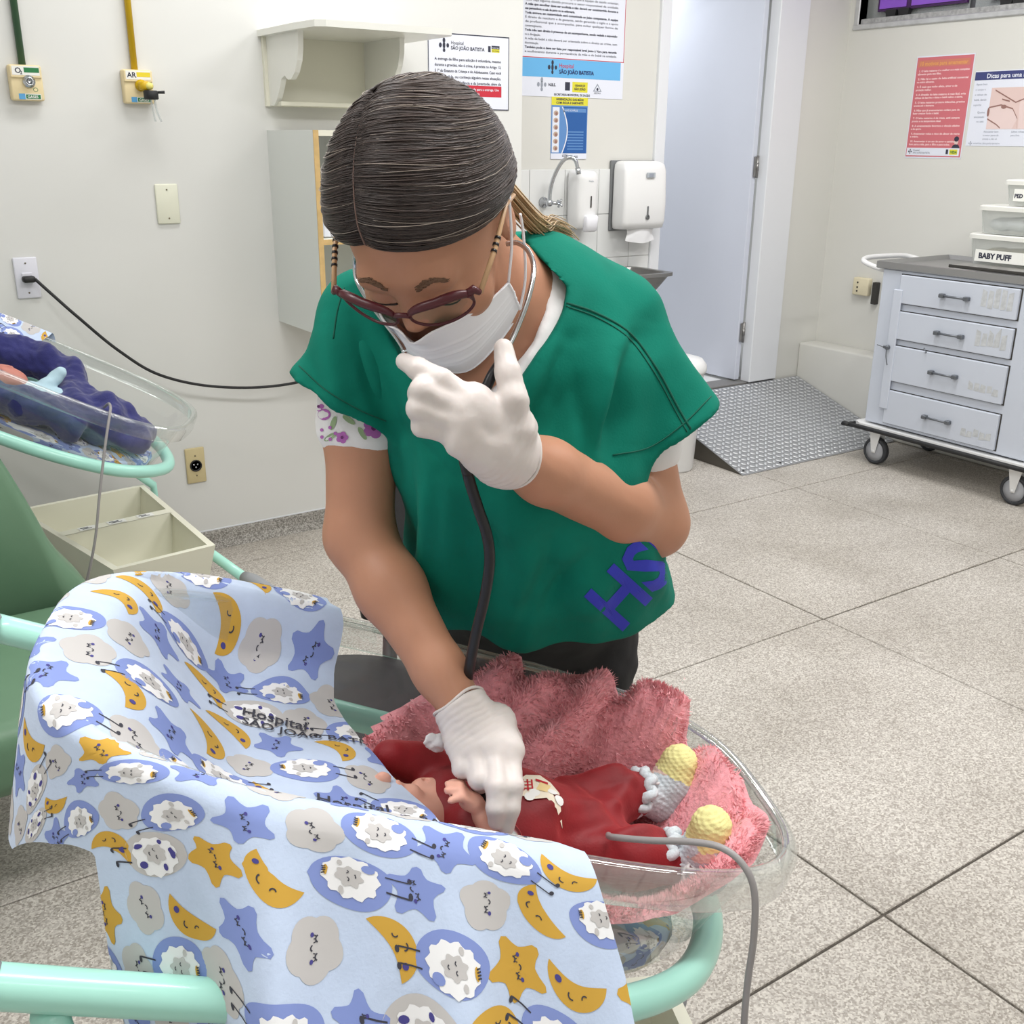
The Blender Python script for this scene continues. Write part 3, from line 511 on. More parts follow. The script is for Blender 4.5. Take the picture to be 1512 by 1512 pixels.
# boxes on the tray
M_clear = acrylic('clear_box', (.93, .94, .93), .34, .12); M_lid = mat('milky_lid', (226, 226, 220), .35, alpha=1)
def tub(nm, x0, x1, y0, y1, z0, z1, lab, cont, text=None):
    t = thing(nm, ((x0+x1)/2, (y0+y1)/2, z0), lab, 'box', 'clear plastic boxes on the trolley'); mb = MB(); e = .018
    mb.loft([ringr(x0+e, x1-e, y0+e, y1-e, z0, 7), ringr(x0+.004, x1-.004, y0+.004, y1-.004, z1-.02, 7)], 0, True, False); mb.loft([ringr(x0+e, x1-e, y0+e, y1-e, z0, 7), ringr(x0+e+.02, x1-e-.02, y0+e+.02, y1-e-.02, z0+.001, 7)]); mb.build('tub', M_clear, t)
    mb = MB(); mb.loft([ringr(x0-.004, x1+.004, y0-.004, y1+.004, z1-.022, 7), ringr(x0-.004, x1+.004, y0-.004, y1+.004, z1-.006, 7), ringr(x0+.004, x1-.004, y0+.004, y1-.004, z1-.001, 7), ringr(x0+.02, x1-.02, y0+.02, y1-.02, z1-.005, 7)], 0, False); mb.build('lid', M_lid, t)
    if text:
        mb = MB(); F = Flat(mb, (x0+.002, y1-.055, z0+.02), (0, -1, 0), (0, 0, 1), (-1, 0, 0)); wdt = .25 if len(text) > 4 else .05
        mb.prism([(0, 0), (wdt, 0), (wdt, .05), (0, .05)], (x0+.003, y1-.055, z0+.02), (0, -1, 0), (0, 0, 1), (-1, 0, 0), .001); F.text(text, .018 if len(text) > 4 else .004, .014, .032 if len(text) > 4 else .022, 1, 1, bold=.05); mb.build('paper_label', [M_lab, M_ink], t, fix=False)
    return t
tub('storage_box', 4.36, 4.60, 2.42, 2.84, .968, 1.105, 'clear plastic box labelled BABY PUFF, lowest of the stack', None, 'BABY PUFF')
tag(MB().ball((4.47, 2.62, 1.01), (.085, .16, .036)).ball((4.45, 2.72, 1.015), (.06, .07, .032)).build('gauze_pack', mat('gauze', (212, 204, 170), .8, var=.1, vscale=30)), 'yellowish gauze packs inside the BABY PUFF box', 'gauze')
tub('storage_box', 4.36, 4.58, 2.44, 2.81, 1.106, 1.226, 'clear plastic box without a label in the middle of the stack', None)
tag(MB().ball((4.46, 2.62, 1.148), (.08, .14, .032)).ball((4.44, 2.72, 1.145), (.05, .06, .03)).build('cotton_bag', mat('cotton', (226, 230, 232), .9, var=.08, vscale=40)), 'white cotton bag inside the middle plastic box', 'bag')
tub('storage_box', 4.38, 4.56, 2.46, 2.715, 1.227, 1.335, 'small clear plastic box marked PED on top of the stack', None, 'PED')
tag(MB().box((4.205, 2.33, .9655), (4.352, 2.80, .977), bev=.002).box((4.203, 2.328, .966), (4.21, 2.802, .979), 1, bev=.002).build('flat_tray', [mat('flat_tray', (160, 158, 156), .3, .7), M_dark]), 'flat steel tray with a dark edge under the clear boxes', 'tray')
# ================================================================== CRIBS
class Frame:
    """tilted crib frame: u head->foot, v to the far side, w out of the rim plane."""
    def __init__(s, c, yaw, tilt):
        s.c = np.array(c, float); s.a = np.array([math.cos(yaw)*math.cos(tilt), math.sin(yaw)*math.cos(tilt), -math.sin(tilt)]); s.b = np.array([-math.sin(yaw), math.cos(yaw), 0.]); s.n = np.cross(s.a, s.b)
        s.g = np.array([-s.a[2], -s.b[2], -s.n[2]])      # gravity in the local frame
    def __call__(s, q): q = np.asarray(q, float).reshape(-1, 3); return s.c+q[:, :1]*s.a+q[:, 1:2]*s.b+q[:, 2:]*s.n
    def P(s, u, v, w): return s([[u, v, w]])[0]
    def vec(s, q): return q[:, :1]*s.a+q[:, 1:2]*s.b+q[:, 2:]*s.n
K1 = Frame((.5, .844, .885), -.388, .345); K2 = Frame((.549, 3.046, .884), -.533, .423)
RL, RW, RN = .801, .43, 3.2
def rimring(off, w, n=72, uoff=0.):
    t = np.arange(n)*2*PI/n; c, s = np.cos(t), np.sin(t); e = 2/RN
    return np.stack([(RL/2-off)*np.sign(c)*abs(c)**e+uoff, (RW/2-off)*np.sign(s)*abs(s)**e, np.full(n, w)], 1)
M_acr = acrylic('crib_acrylic', (.955, .965, .962), .045, .04); M_rim = acrylic('crib_acrylic_rim', (.95, .965, .96), .04, .05, .28, .7)
M_mint = mat('mint_tube', (170, 226, 211), .3, coat=.3); M_cap = mat('grey_plastic', (150, 152, 156), .5); M_bask = mat('cream_basket', (228, 226, 208), .4)
def make_crib(K, label, foot, head, zb=.35, wf=.29, wh=.36, reach=.0):
    t = thing('hospital_crib', (K.c[0], K.c[1], 0), label, 'crib', 'clear hospital cribs on mint frames')
    mb = MB(K); prof = [(.018, -.004), (.021, -.012), (.046, -.10), (.063, -.165), (.082, -.198), (.11, -.215), (.15, -.22)]
    mb.loft([rimring(o, w_) for o, w_ in prof], 0, True, False); mb.loft([rimring(.15, -.22), rimring(.205, -.221)], 0, True, True); mb.build('basin', M_acr, t, fix=False)
    mb = MB(K); mb.loft([rimring(o, w_) for o, w_ in ((.004, -.042), (0, -.040), (0, -.010), (.003, -.003), (.008, 0), (.014, 0), (.018, -.003), (.018, -.008), (.014, -.005), (.009, -.005), (.006, -.012), (.004, -.040))], 0, True, False, True); mb.build('rim', M_rim, t, fix=False)
    # U-shaped ring tube under the rim, widening to the head
    A = []
    for sgn in (-1, 1): A.append([(-.50, sgn*.285, -.155), (-.3, sgn*.272, -.155), (-.1, sgn*.255, -.155), (.08, sgn*.238, -.155), (.2, sgn*.205, -.155), (.29, sgn*.155, -.155), (.35, sgn*.08, -.155)])
    P = crv(A[0]+[(.375, 0, -.155)]+A[1][::-1], 8); MB(K).tube(P, .0175, seg=14).build('ring_tube', M_mint, t)
    for sgn, u0 in ((-1, -.362), (1, -.49)): MB(K).tube([(u0, sgn*.2775, -.155), (u0-.008, sgn*.278, -.155), (-.54, sgn*.287, -.155)], [.018, .022, .022], seg=14).build('ring_cap', M_cap, t)
    # stand: two uprights a side, two floor tubes with grey sleeves and casters
    fo, hd = np.array(foot, float), np.array(head, float); ax = (fo-hd)/np.linalg.norm(fo-hd); L = np.linalg.norm(fo-hd); sd = np.array([-ax[1], ax[0]])
    def S(al, la, z): p = hd+ax*al+sd*la; return np.array([p[0], p[1], z])
    for sgn in (-1, 1):
        h0, h1 = wh/2, wf/2
        w0_, w1_ = h0+.035, h1+.065
        MB().tube([S(-.02, sgn*w0_, .235), S(L+reach-.10, sgn*w1_, .238)], .016, seg=12).build('floor_tube', M_mint, t)
        for al, lw in ((-.07, w0_-.005), (L+reach, w1_+.005)):
            e = 1 if al > 0 else -1; s_ = thing('foot_caster', S(al, sgn*lw, 0), None, None); s_.parent = t; s_.location = Vector(S(al, sgn*lw, 0))-Vector(t.location)
            MB().tube([S(al-e*.17, sgn*lw, .238), S(al-e*.12, sgn*lw, .240), S(al+e*.02, sgn*lw, .240), S(al+e*.05, sgn*lw, .225)], [.019, .025, .025, .02], seg=14).build('sleeve', M_cap, s_)
            c = S(al+e*.02, sgn*lw, .04); d = np.array([sd[0], sd[1], 0])
            MB().tube([c-d*.014, c-d*.012, c+d*.012, c+d*.014], [.03, .04, .04, .03], seg=24, up=(0, 0, 1)).build('wheel', M_black, s_)
            MB().tube([S(al, sgn*lw, .235), S(al, sgn*lw, .10), S(al+e*.015, sgn*lw, .07)], [.016, .016, .012], seg=10).build('leg_stem', M_cap, s_)
        for ui, al in ((-.32, .0),):
            top = K.P(ui, sgn*.28, -.17); MB().tube([S(al, sgn*w0_, .235), S(al, sgn*w0_, .34), top], .014, seg=12).build('upright', M_mint, t)
    # moulded two-bay basket
    def rect(al0, al1, f, z, ins=0.):
        q = []
        for al, la in ((al0, -1), (al1, -1), (al1, 1), (al0, 1)): q.append(S(al+(ins if al == al0 else -ins), la*((wh/2+(wf/2-wh/2)*al/L)*f-ins), z))
        return q
    mb = MB(); mb.loft([rect(.05, L-.05, .8, zb-.185), rect(0, L, 1, zb), rect(0, L, 1, zb, .018)], 0, False, True); mb.f.pop(); mb.m.pop(); mb.sm.pop()
    dv = L*.46
    for a0, a1 in ((.018, dv-.02), (dv+.02, L-.018)):
        mb.loft([rect(a0, a1, .94, zb), rect(a0+.03, a1-.03, .78, zb-.16)], 0, False, True); mb.f.pop(-2); mb.m.pop(-2); mb.sm.pop(-2)
    q0, q1 = rect(dv-.02, dv+.02, .94, zb+.001), None
    mb.add(q0, [[0, 1, 2, 3]]); b = mb.build('basket', M_bask, t)
    for k, (al, la, wd, tx) in enumerate(((dv, .09, .05, 'BERÇO'), (dv, .0, .055, 'AZUL'), (dv, -.09, .05, '07'))):
        mb = MB(); F = Flat(mb, S(al-.016, la-wd/2, zb+.002), (sd[0], sd[1], 0), (ax[0], ax[1], 0), (0, 0, 1)); F.rect(0, 0, wd, .032, 0, 1); F.rect(.006, .008, wd-.02, .014, 1, 2); F.rect(.01, .018, wd-.012, .023, 1, 2); mb.build('tape_label', [M_lab, M_ink], t, fix=False)
    return t
ax1 = np.array([math.cos(-.388), math.sin(-.388)]); c1 = np.array([.5, .844])
make_crib(K1, 'clear hospital crib on a mint frame in the foreground beside the nurse', c1+ax1*.33, c1-ax1*.33)
make_crib(K2, 'clear hospital crib on a mint frame by the left wall', (.735, 2.82), (.66, 3.50), .35, .30, .42, .20)
# mattresses
M_matt = mat('mattress_cover', (222, 224, 222), .6, bump=.2, bscale=60)
for K, lb in ((K1, 'white mattress under the pink blanket in the foreground crib'), (K2, 'white mattress in the crib by the left wall')):
    mb = MB(K); mb.loft([rimring(o, w_) for o, w_ in ((.16, -.2185), (.095, -.206), (.082, -.19), (.078, -.165), (.085, -.155), (.12, -.150), (.2, -.150))], 0, True, True); tag(mb.build('mattress', M_matt), lb, 'mattress')
# ------------------------------------------------------------------ printed cloth
M_cl = [mat('cloth_pale_blue', (196, 211, 236), .85, var=.03, vscale=60, bump=.25, bscale=320, sheen=.2), mat('print_periwinkle', (132, 149, 208), .85), mat('print_gold', (206, 162, 66), .85), mat('print_cloud_grey', (196, 193, 192), .85), mat('print_white', (240, 240, 242), .85), mat('print_indigo', (74, 70, 140), .85), mat('print_charcoal', (62, 62, 72), .85)]
class Drape:
    def __init__(s, K, p0, p1, q0, q1, sag, seed, ns=150, nt=200, slack=.02, spread=lambda u: 0.):
        s.p0, s.p1, s.q0, s.q1 = p0, p1, q0, q1; rng = np.random.RandomState(seed); ph = rng.rand(8)*6.28
        t = np.linspace(0, 1, nt); q = q0+(q1-q0)*t; S_ = np.linspace(0, 1, ns)
        Q, Sg = np.meshgrid(q, S_, indexing='ij'); P0 = np.array([p0(x) for x in q])[:, None]; P1 = np.array([p1(x) for x in q])[:, None]
        Pp = P0+(P1-P0)*Sg; a, b, e = RL/2+.004, RW/2+.004, 2/RN
        k = (np.abs(Pp/a)**RN+np.abs(Q/b)**RN)**(1/RN)             # >1 outside the rim
        # nearest rim point, by scaling towards a core segment (keeps hanging folds square to the rim)
        core = np.clip(Pp, -(a-b*.8), a-b*.8); d = np.stack([Pp-core, Q], -1); dn = np.linalg.norm(d, axis=-1)+1e-9; dirn = d/dn[..., None]
        lo, hi = np.zeros_like(dn), np.ones_like(dn)*.6
        for _ in range(30):
            m = (lo+hi)/2; x, y = core+dirn[..., 0]*m, dirn[..., 1]*m; ins = (np.abs(x/a)**RN+np.abs(y/b)**RN) < 1; lo = np.where(ins, m, lo); hi = np.where(ins, hi, m)
        rimd = lo; ex = np.maximum(dn-rimd, 0); inn = np.maximum(rimd-dn, 0)
        R = .016; th = np.minimum(ex/R, PI/2); out = R*np.sin(th); down = R*(1-np.cos(th))+np.maximum(ex-R*PI/2, 0)
        ang = np.arctan2(dirn[..., 1], dirn[..., 0]); along = core*1.0
        f = np.minimum(down/.16, 1.4); rip = (np.sin(along*78+ph[0]+down*9)*.5+np.sin(along*41+ph[1]-down*7)*.9+.7*np.sin(ang*7+ph[2])*(np.abs(dirn[..., 0]) > .05))
        out = out+f*slack*(.5+.5*rip)+np.array([[spread(x) for x in row] for row in Pp])*np.minimum(down/.12, 1.5)*(dirn[..., 1] < 0)
        W = .012+0*dn-sag(Pp, Q, inn); W = np.where(ex > 0, .012, W)
        W += (.004*np.sin(Pp*23+Q*11+ph[3])+.003*np.sin(Pp*41-Q*29+ph[4]))*np.minimum(inn/.05, 1)
        base = np.stack([np.where(ex > 0, core+dirn[..., 0]*rimd, Pp), np.where(ex > 0, dirn[..., 1]*rimd, Q), W], -1)
        G = base+np.stack([dirn[..., 0]*out, dirn[..., 1]*out, 0*out], -1)*(ex > 0)[..., None]+K.g[None, None]*down[..., None]
        s.G = K(G.reshape(-1, 3)).reshape(nt, ns, 3)
        du = np.gradient(s.G, axis=1); dv = np.gradient(s.G, axis=0); N = np.cross(du, dv); s.N = N/(np.linalg.norm(N, axis=-1)[..., None]+1e-12)
        if s.N[nt//2, ns//2]@K.n < 0: s.N = -s.N
        s.nt, s.ns = nt, ns; s.arc()
    def arc(s):
        """cloth coordinate across = true length along the sheet, so the print is not stretched in steep places."""
        L = np.concatenate([[0], np.cumsum(np.linalg.norm(np.diff(s.G[:, int(s.ns*.6)], axis=0), axis=1))]); s.ql = np.linspace(s.q0, s.q1, s.nt); s.qa = L-np.interp(-.215, s.ql, L)-.215
    def at(s, pq, l):
        q = np.interp(pq[:, 1], s.qa, np.linspace(0, 1, s.nt)); qq = s.q0+q*(s.q1-s.q0); a = np.array([s.p0(x) for x in qq]); b = np.array([s.p1(x) for x in qq]); p = np.clip((pq[:, 0]-a)/(b-a), 0, 1)
        y, x = q*(s.nt-1)-1e-6, p*(s.ns-1)-1e-6; i, j = np.clip(y.astype(int), 0, s.nt-2), np.clip(x.astype(int), 0, s.ns-2); fy, fx = (y-i)[:, None], (x-j)[:, None]
        o = 0
        for A, off in ((s.G, 0), (s.N, .00035*l)):
            v = A[i, j]*(1-fy)*(1-fx)+A[i+1, j]*fy*(1-fx)+A[i, j+1]*(1-fy)*fx+A[i+1, j+1]*fy*fx
            o = o+v if off == 0 else o+v*off
        return o
    def inside(s, p, q, m=0.):
        if not s.qa[0]-m < q < s.qa[-1]+m: return False
        qo = float(np.interp(q, s.qa, s.ql)); return s.p0(qo)-m < p < s.p1(qo)+m
def fan(out, c=(0, 0), rings=4):
    out = np.array(out, float); c = np.array(c, float); n = len(out); v = [c[None]]+[c+(out-c)*(k/rings) for k in range(1, rings+1)]
    f = [[0, 1+i, 1+(i+1) % n] for i in range(n)]
    for k in range(rings-1): f += [[1+k*n+i, 1+(k+1)*n+i, 1+(k+1)*n+(i+1) % n, 1+k*n+(i+1) % n] for i in range(n)]
    return np.concatenate(v), f
def stroke(pts, wd):
    P = np.array(pts, float); T = np.gradient(P, axis=0); T /= np.linalg.norm(T, axis=1)[:, None]; Nn = np.stack([-T[:, 1], T[:, 0]], 1)*wd/2; n = len(P)
    return np.concatenate([P+Nn, P-Nn]), [[i, i+1, n+i+1, n+i] for i in range(n-1)]
def oval2(x, y, rx, ry, n=12, rings=1): t = np.arange(n)*2*PI/n; return fan(np.stack([x+rx*np.cos(t), y+ry*np.sin(t)], 1), (x, y), rings)
def arc2(x, y, r, a0, a1, wd=.02, n=7): a = np.linspace(math.radians(a0), math.radians(a1), n); return stroke(np.stack([x+r*np.cos(a), y+r*np.sin(a)], 1), wd)
def motif(kind, alt):
    L = []; t = np.arange(40)*2*PI/40
    def face(x, y, k=1., cheek=5):
        L.append((arc2(x-.15*k, y+.06*k, .06*k, 200, 340, .022), 6, 2)); L.append((arc2(x+.15*k, y+.06*k, .06*k, 200, 340, .022), 6, 2)); L.append((arc2(x, y-.04*k, .05*k, 200, 340, .02), 6, 2))
        for sx in (-1, 1): L.append((oval2(x+sx*.22*k, y-.07*k, .042*k, .035*k, 10), cheek, 2))
        for sx in (-1, 1):
            for q in (-.05, 0, .05): L.append((stroke([(x+sx*.15*k+q*k, y+.005*k), (x+sx*.15*k+q*1.3*k, y-.04*k)], .014), 6, 2))
    if kind == 'star':
        r = .5*(.74+.26*np.cos(5*t)); r = np.where(np.cos(5*t) > .6, r, .5*(.62+.12*np.cos(5*t)+.1)); L.append((fan(np.stack([r*np.cos(t+PI/2), r*np.sin(t+PI/2)], 1)), 2 if alt else 1, 1)); face(0, 0, .8)
    elif kind == 'moon':
        a = np.linspace(-.78*PI, .30*PI, 26); O = np.stack([.46*np.cos(a), .46*np.sin(a)], 1); d = O[-1]-O[0]; m = (O[0]+O[-1])/2
        I_ = []
        for k in range(26):
            u = k/25; I_.append(O[0]+d*u+np.array([d[1], -d[0]])/np.linalg.norm(d)*.14*math.sin(PI*u))
        I_ = np.array(I_); R = [O+(I_-O)*q for q in np.linspace(0, 1, 5)]; f = []
        for k in range(4): f += [[k*26+i, k*26+i+1, (k+1)*26+i+1, (k+1)*26+i] for i in range(25)]
        L.append(((np.concatenate(R), f), 2, 1)); L.append((oval2(-.1, -.30, .055, .05), 5, 2)); L.append((arc2(.16, -.22, .06, 200, 340, .022), 6, 2)); L.append((arc2(.28, -.06, .045, 100, 260, .02), 6, 2))
    elif kind == 'cloud':
        r = .40*(1+.0*t)+.07*np.abs(np.cos(2.5*t)); L.append((fan(np.stack([r*np.cos(t)*1.0, r*np.sin(t)*.95], 1)), 3, 1)); face(0, 0, .8)
    elif kind == 'sheep':
        bl = 1 if not alt else 3
        L.append((fan(np.stack([.44*np.cos(t)-.02, .60*np.sin(t)*(1+.1*np.cos(t))], 1)), bl, 1))
        for sx in (-.1, .14):
            L.append((stroke([(sx, -.5), (sx-.03, -.66), (sx-.06, -.84)], .026), 6, 2)); L.append((oval2(sx-.02, -.86, .055, .035, 10), 6, 2))
        r = .36+.028*np.cos(11*t); L.append((fan(np.stack([r*np.cos(t)+.05, r*1.15*np.sin(t)], 1)), 4, 2)); r = .15+.02*np.cos(7*t); L.append((fan(np.stack([r*1.1*np.cos(t)+.03, r*1.3*np.sin(t)+.02], 1), (.03, .02), 2), 3, 3))
        L.append((arc2(-.03, .06, .03, 200, 340, .016), 6, 4)); L.append((arc2(.09, .06, .03, 200, 340, .016), 6, 4)); L.append((arc2(.03, -.06, .03, 200, 340, .016), 6, 4))
        for sx, sy in ((-.2, .06), (.27, .05)): L.append((oval2(sx+.0, sy+.1, .06, .04, 10), 3 if not alt else 5, 3))
        if alt:
            L.append((oval2(-.12, -.26, .06, .085, 12), 5, 3)); L.append((oval2(.2, -.26, .06, .085, 12), 5, 3)); L.append((oval2(.05, .34, .10, .05, 12), 5, 3))
        else:
            L.append((oval2(.22, -.26, .09, .10, 12), 1, 3)); L.append((oval2(.1, .36, .10, .035, 10), 2, 3))
            for q in range(4): L.append((stroke([(.04+q*.04, .36), (.03+q*.045, .42)], .022), 6, 4))
    return L
_MO = {(k, a): motif(k, a) for k in ('star', 'moon', 'cloud', 'sheep') for a in (0, 1)}
SIZ = {'star': .055, 'moon': .060, 'cloud': .056, 'sheep': .056}
def print_cloth(mb, D, seed, pitch=.0595, texts=()):
    rng = random.Random(seed); last = {}; seq = [('star', 0), ('moon', 0), ('sheep', 0), ('cloud', 0), ('star', 1), ('sheep', 1), ('moon', 0), ('cloud', 0), ('sheep', 0), ('star', 0), ('cloud', 0), ('sheep', 1)]
    rows = int(1.6/pitch)
    for i in range(rows):
        for j in range(rows):
            p = -.75+i*pitch*.98+(j % 2)*pitch*.5; q = -.8+j*pitch*.93
            if not D.inside(p, q, .02): continue
            c_ = [x for x in seq if x[0] not in (last.get((i-1, j)), last.get((i, j-1)))]; k, a = rng.choice(c_); last[i, j] = k; rot = (PI/2 if (i+j) % 2 else -PI/2)+rng.uniform(-.5, .5); sc = SIZ[k]*rng.uniform(.95, 1.08); c, s_ = math.cos(rot), math.sin(rot); p += rng.uniform(-.004, .004); q += rng.uniform(-.004, .004)
            for (v, f), mi, l in _MO[(k, a)]:
                w_ = v*sc; pq = np.stack([p+w_[:, 0]*c-w_[:, 1]*s_, q+w_[:, 0]*s_+w_[:, 1]*c], 1)
                keep = np.array([D.inside(x, y, .0) for x, y in pq])
                if not keep.any(): continue
                ff = [fc for fc in f if any(keep[x] for x in fc)]
                mb.add(D.at(pq, l), ff, mi, True)
    for body, p, q, size, rot, bold in texts:
        q = float(np.interp(q, D.ql, D.qa))
        v, f = text_tris(body, size, 'LEFT', bold); c, s_ = math.cos(rot), math.sin(rot); mb.add(D.at(np.stack([p+v[:, 0]*c-v[:, 1]*s_, q+v[:, 0]*s_+v[:, 1]*c], 1), 6), f, 6)
def sstep(x, a, b): x = np.clip((x-a)/(b-a), 0, 1); return x*x*(3-2*x)
def interp(tab): xs_, ys_ = zip(*tab); return lambda q: float(np.interp(q, xs_, ys_))
edge1 = interp([(-.70, .135), (-.45, .125), (-.30, .11), (-.215, .088), (-.200, .045), (-.188, .010), (-.165, -.012), (-.12, -.010), (-.035, -.035), (.05, -.075), (.14, -.10), (.18, -.108), (.205, -.13), (.24, -.135), (.32, -.14)])
head1 = interp([(-.70, -.53), (-.45, -.45), (-.265, -.395), (-.235, -.47), (-.18, -.56), (-.1, -.60), (.15, -.56), (.2, -.47), (.3, -.40)])
sagv = interp([(-.215, 0), (-.205, .003), (-.198, .014), (-.189, .034), (-.172, .052), (-.12, .070), (-.035, .082), (.05, .092), (.14, .092), (.168, .07), (.183, .012), (.19, 0), (.215, 0)])
def sag1(P, Q, inn): return np.vectorize(sagv)(Q)*sstep(P, -.37, -.20)
D1 = Drape(K1, head1, edge1, -.70, .30, sag1, 3, 150, 230, .026, lambda u: .012+.048*float(sstep(u, -.29, -.20)))
mb = MB(); mb.grid(D1.G, 0)
print_cloth(mb, D1, 5, texts=[('Hospital', -.208, .062, .022, -.06, .012), ('SÃO JOÃO BATISTA', -.207, .045, .0185, -.06, .012), ('Hospital', -.135, -.100, .022, -.04, .012), ('SÃO JOÃO BATISTA', -.130, -.118, .0185, -.04, .012)])
tag(mb.build('crib_cover', M_cl, fix=False), 'pale blue printed cloth with sleepy moons, stars and sheep draped over the foreground crib', 'blanket')
edge2 = interp([(-.5, -.30), (-.2, -.28), (0, -.20), (.15, -.11), (.21, -.085), (.3, -.08)]); head2 = interp([(-.5, -.5), (.3, -.5)])
D2 = Drape(K2, head2, edge2, -.36, .26, lambda P, Q, inn: .05*np.minimum(inn/.08, 1), 8, 60, 110, .02)
mb = MB(); mb.grid(D2.G, 0); print_cloth(mb, D2, 9, texts=[('Hospital', -.30, .18, .035, -.5, .012)])
tag(mb.build('crib_cover', M_cl, fix=False), 'pale blue printed cloth over the head of the crib by the left wall', 'blanket')
# ================================================================== GREEN CHAIR
t = thing('vinyl_armchair', (.1, 2.25, 0), 'dark green vinyl armchair behind the foreground crib at the left edge', 'chair')
M_vin = mat('green_vinyl', (98, 130, 104), .42, var=.06, vscale=6, bump=.1, bscale=250)
MB().box((-.28, 1.93, .27), (.47, 2.50, .425), bev=.045, seg=4).build('seat', M_vin, t)
mb = MB(); pr_ = [(-.28, .36), (.43, .36), (.40, .55), (.30, .82), (.20, .93), (.05, .98), (-.28, .99)]
R = []
for yo, k in ((.0, .96), (.015, .99), (.04, 1), (.10, 1), (.125, .99), (.14, .96)): R.append([(.06+(a-.06)*k, 2.505+yo+(z-.36)*.22, .65+(z-.65)*k) for a, z in crv(pr_+[pr_[0]], 5)[:-1]])
mb.loft(R, 0, True); mb.build('backrest', M_vin, t)
for x in (-.24, .42):
    for y in (1.98, 2.46): MB().lathe([(.014, 0), (.018, .28)], (x, y, 0), 12).build('leg', M_steel, t)
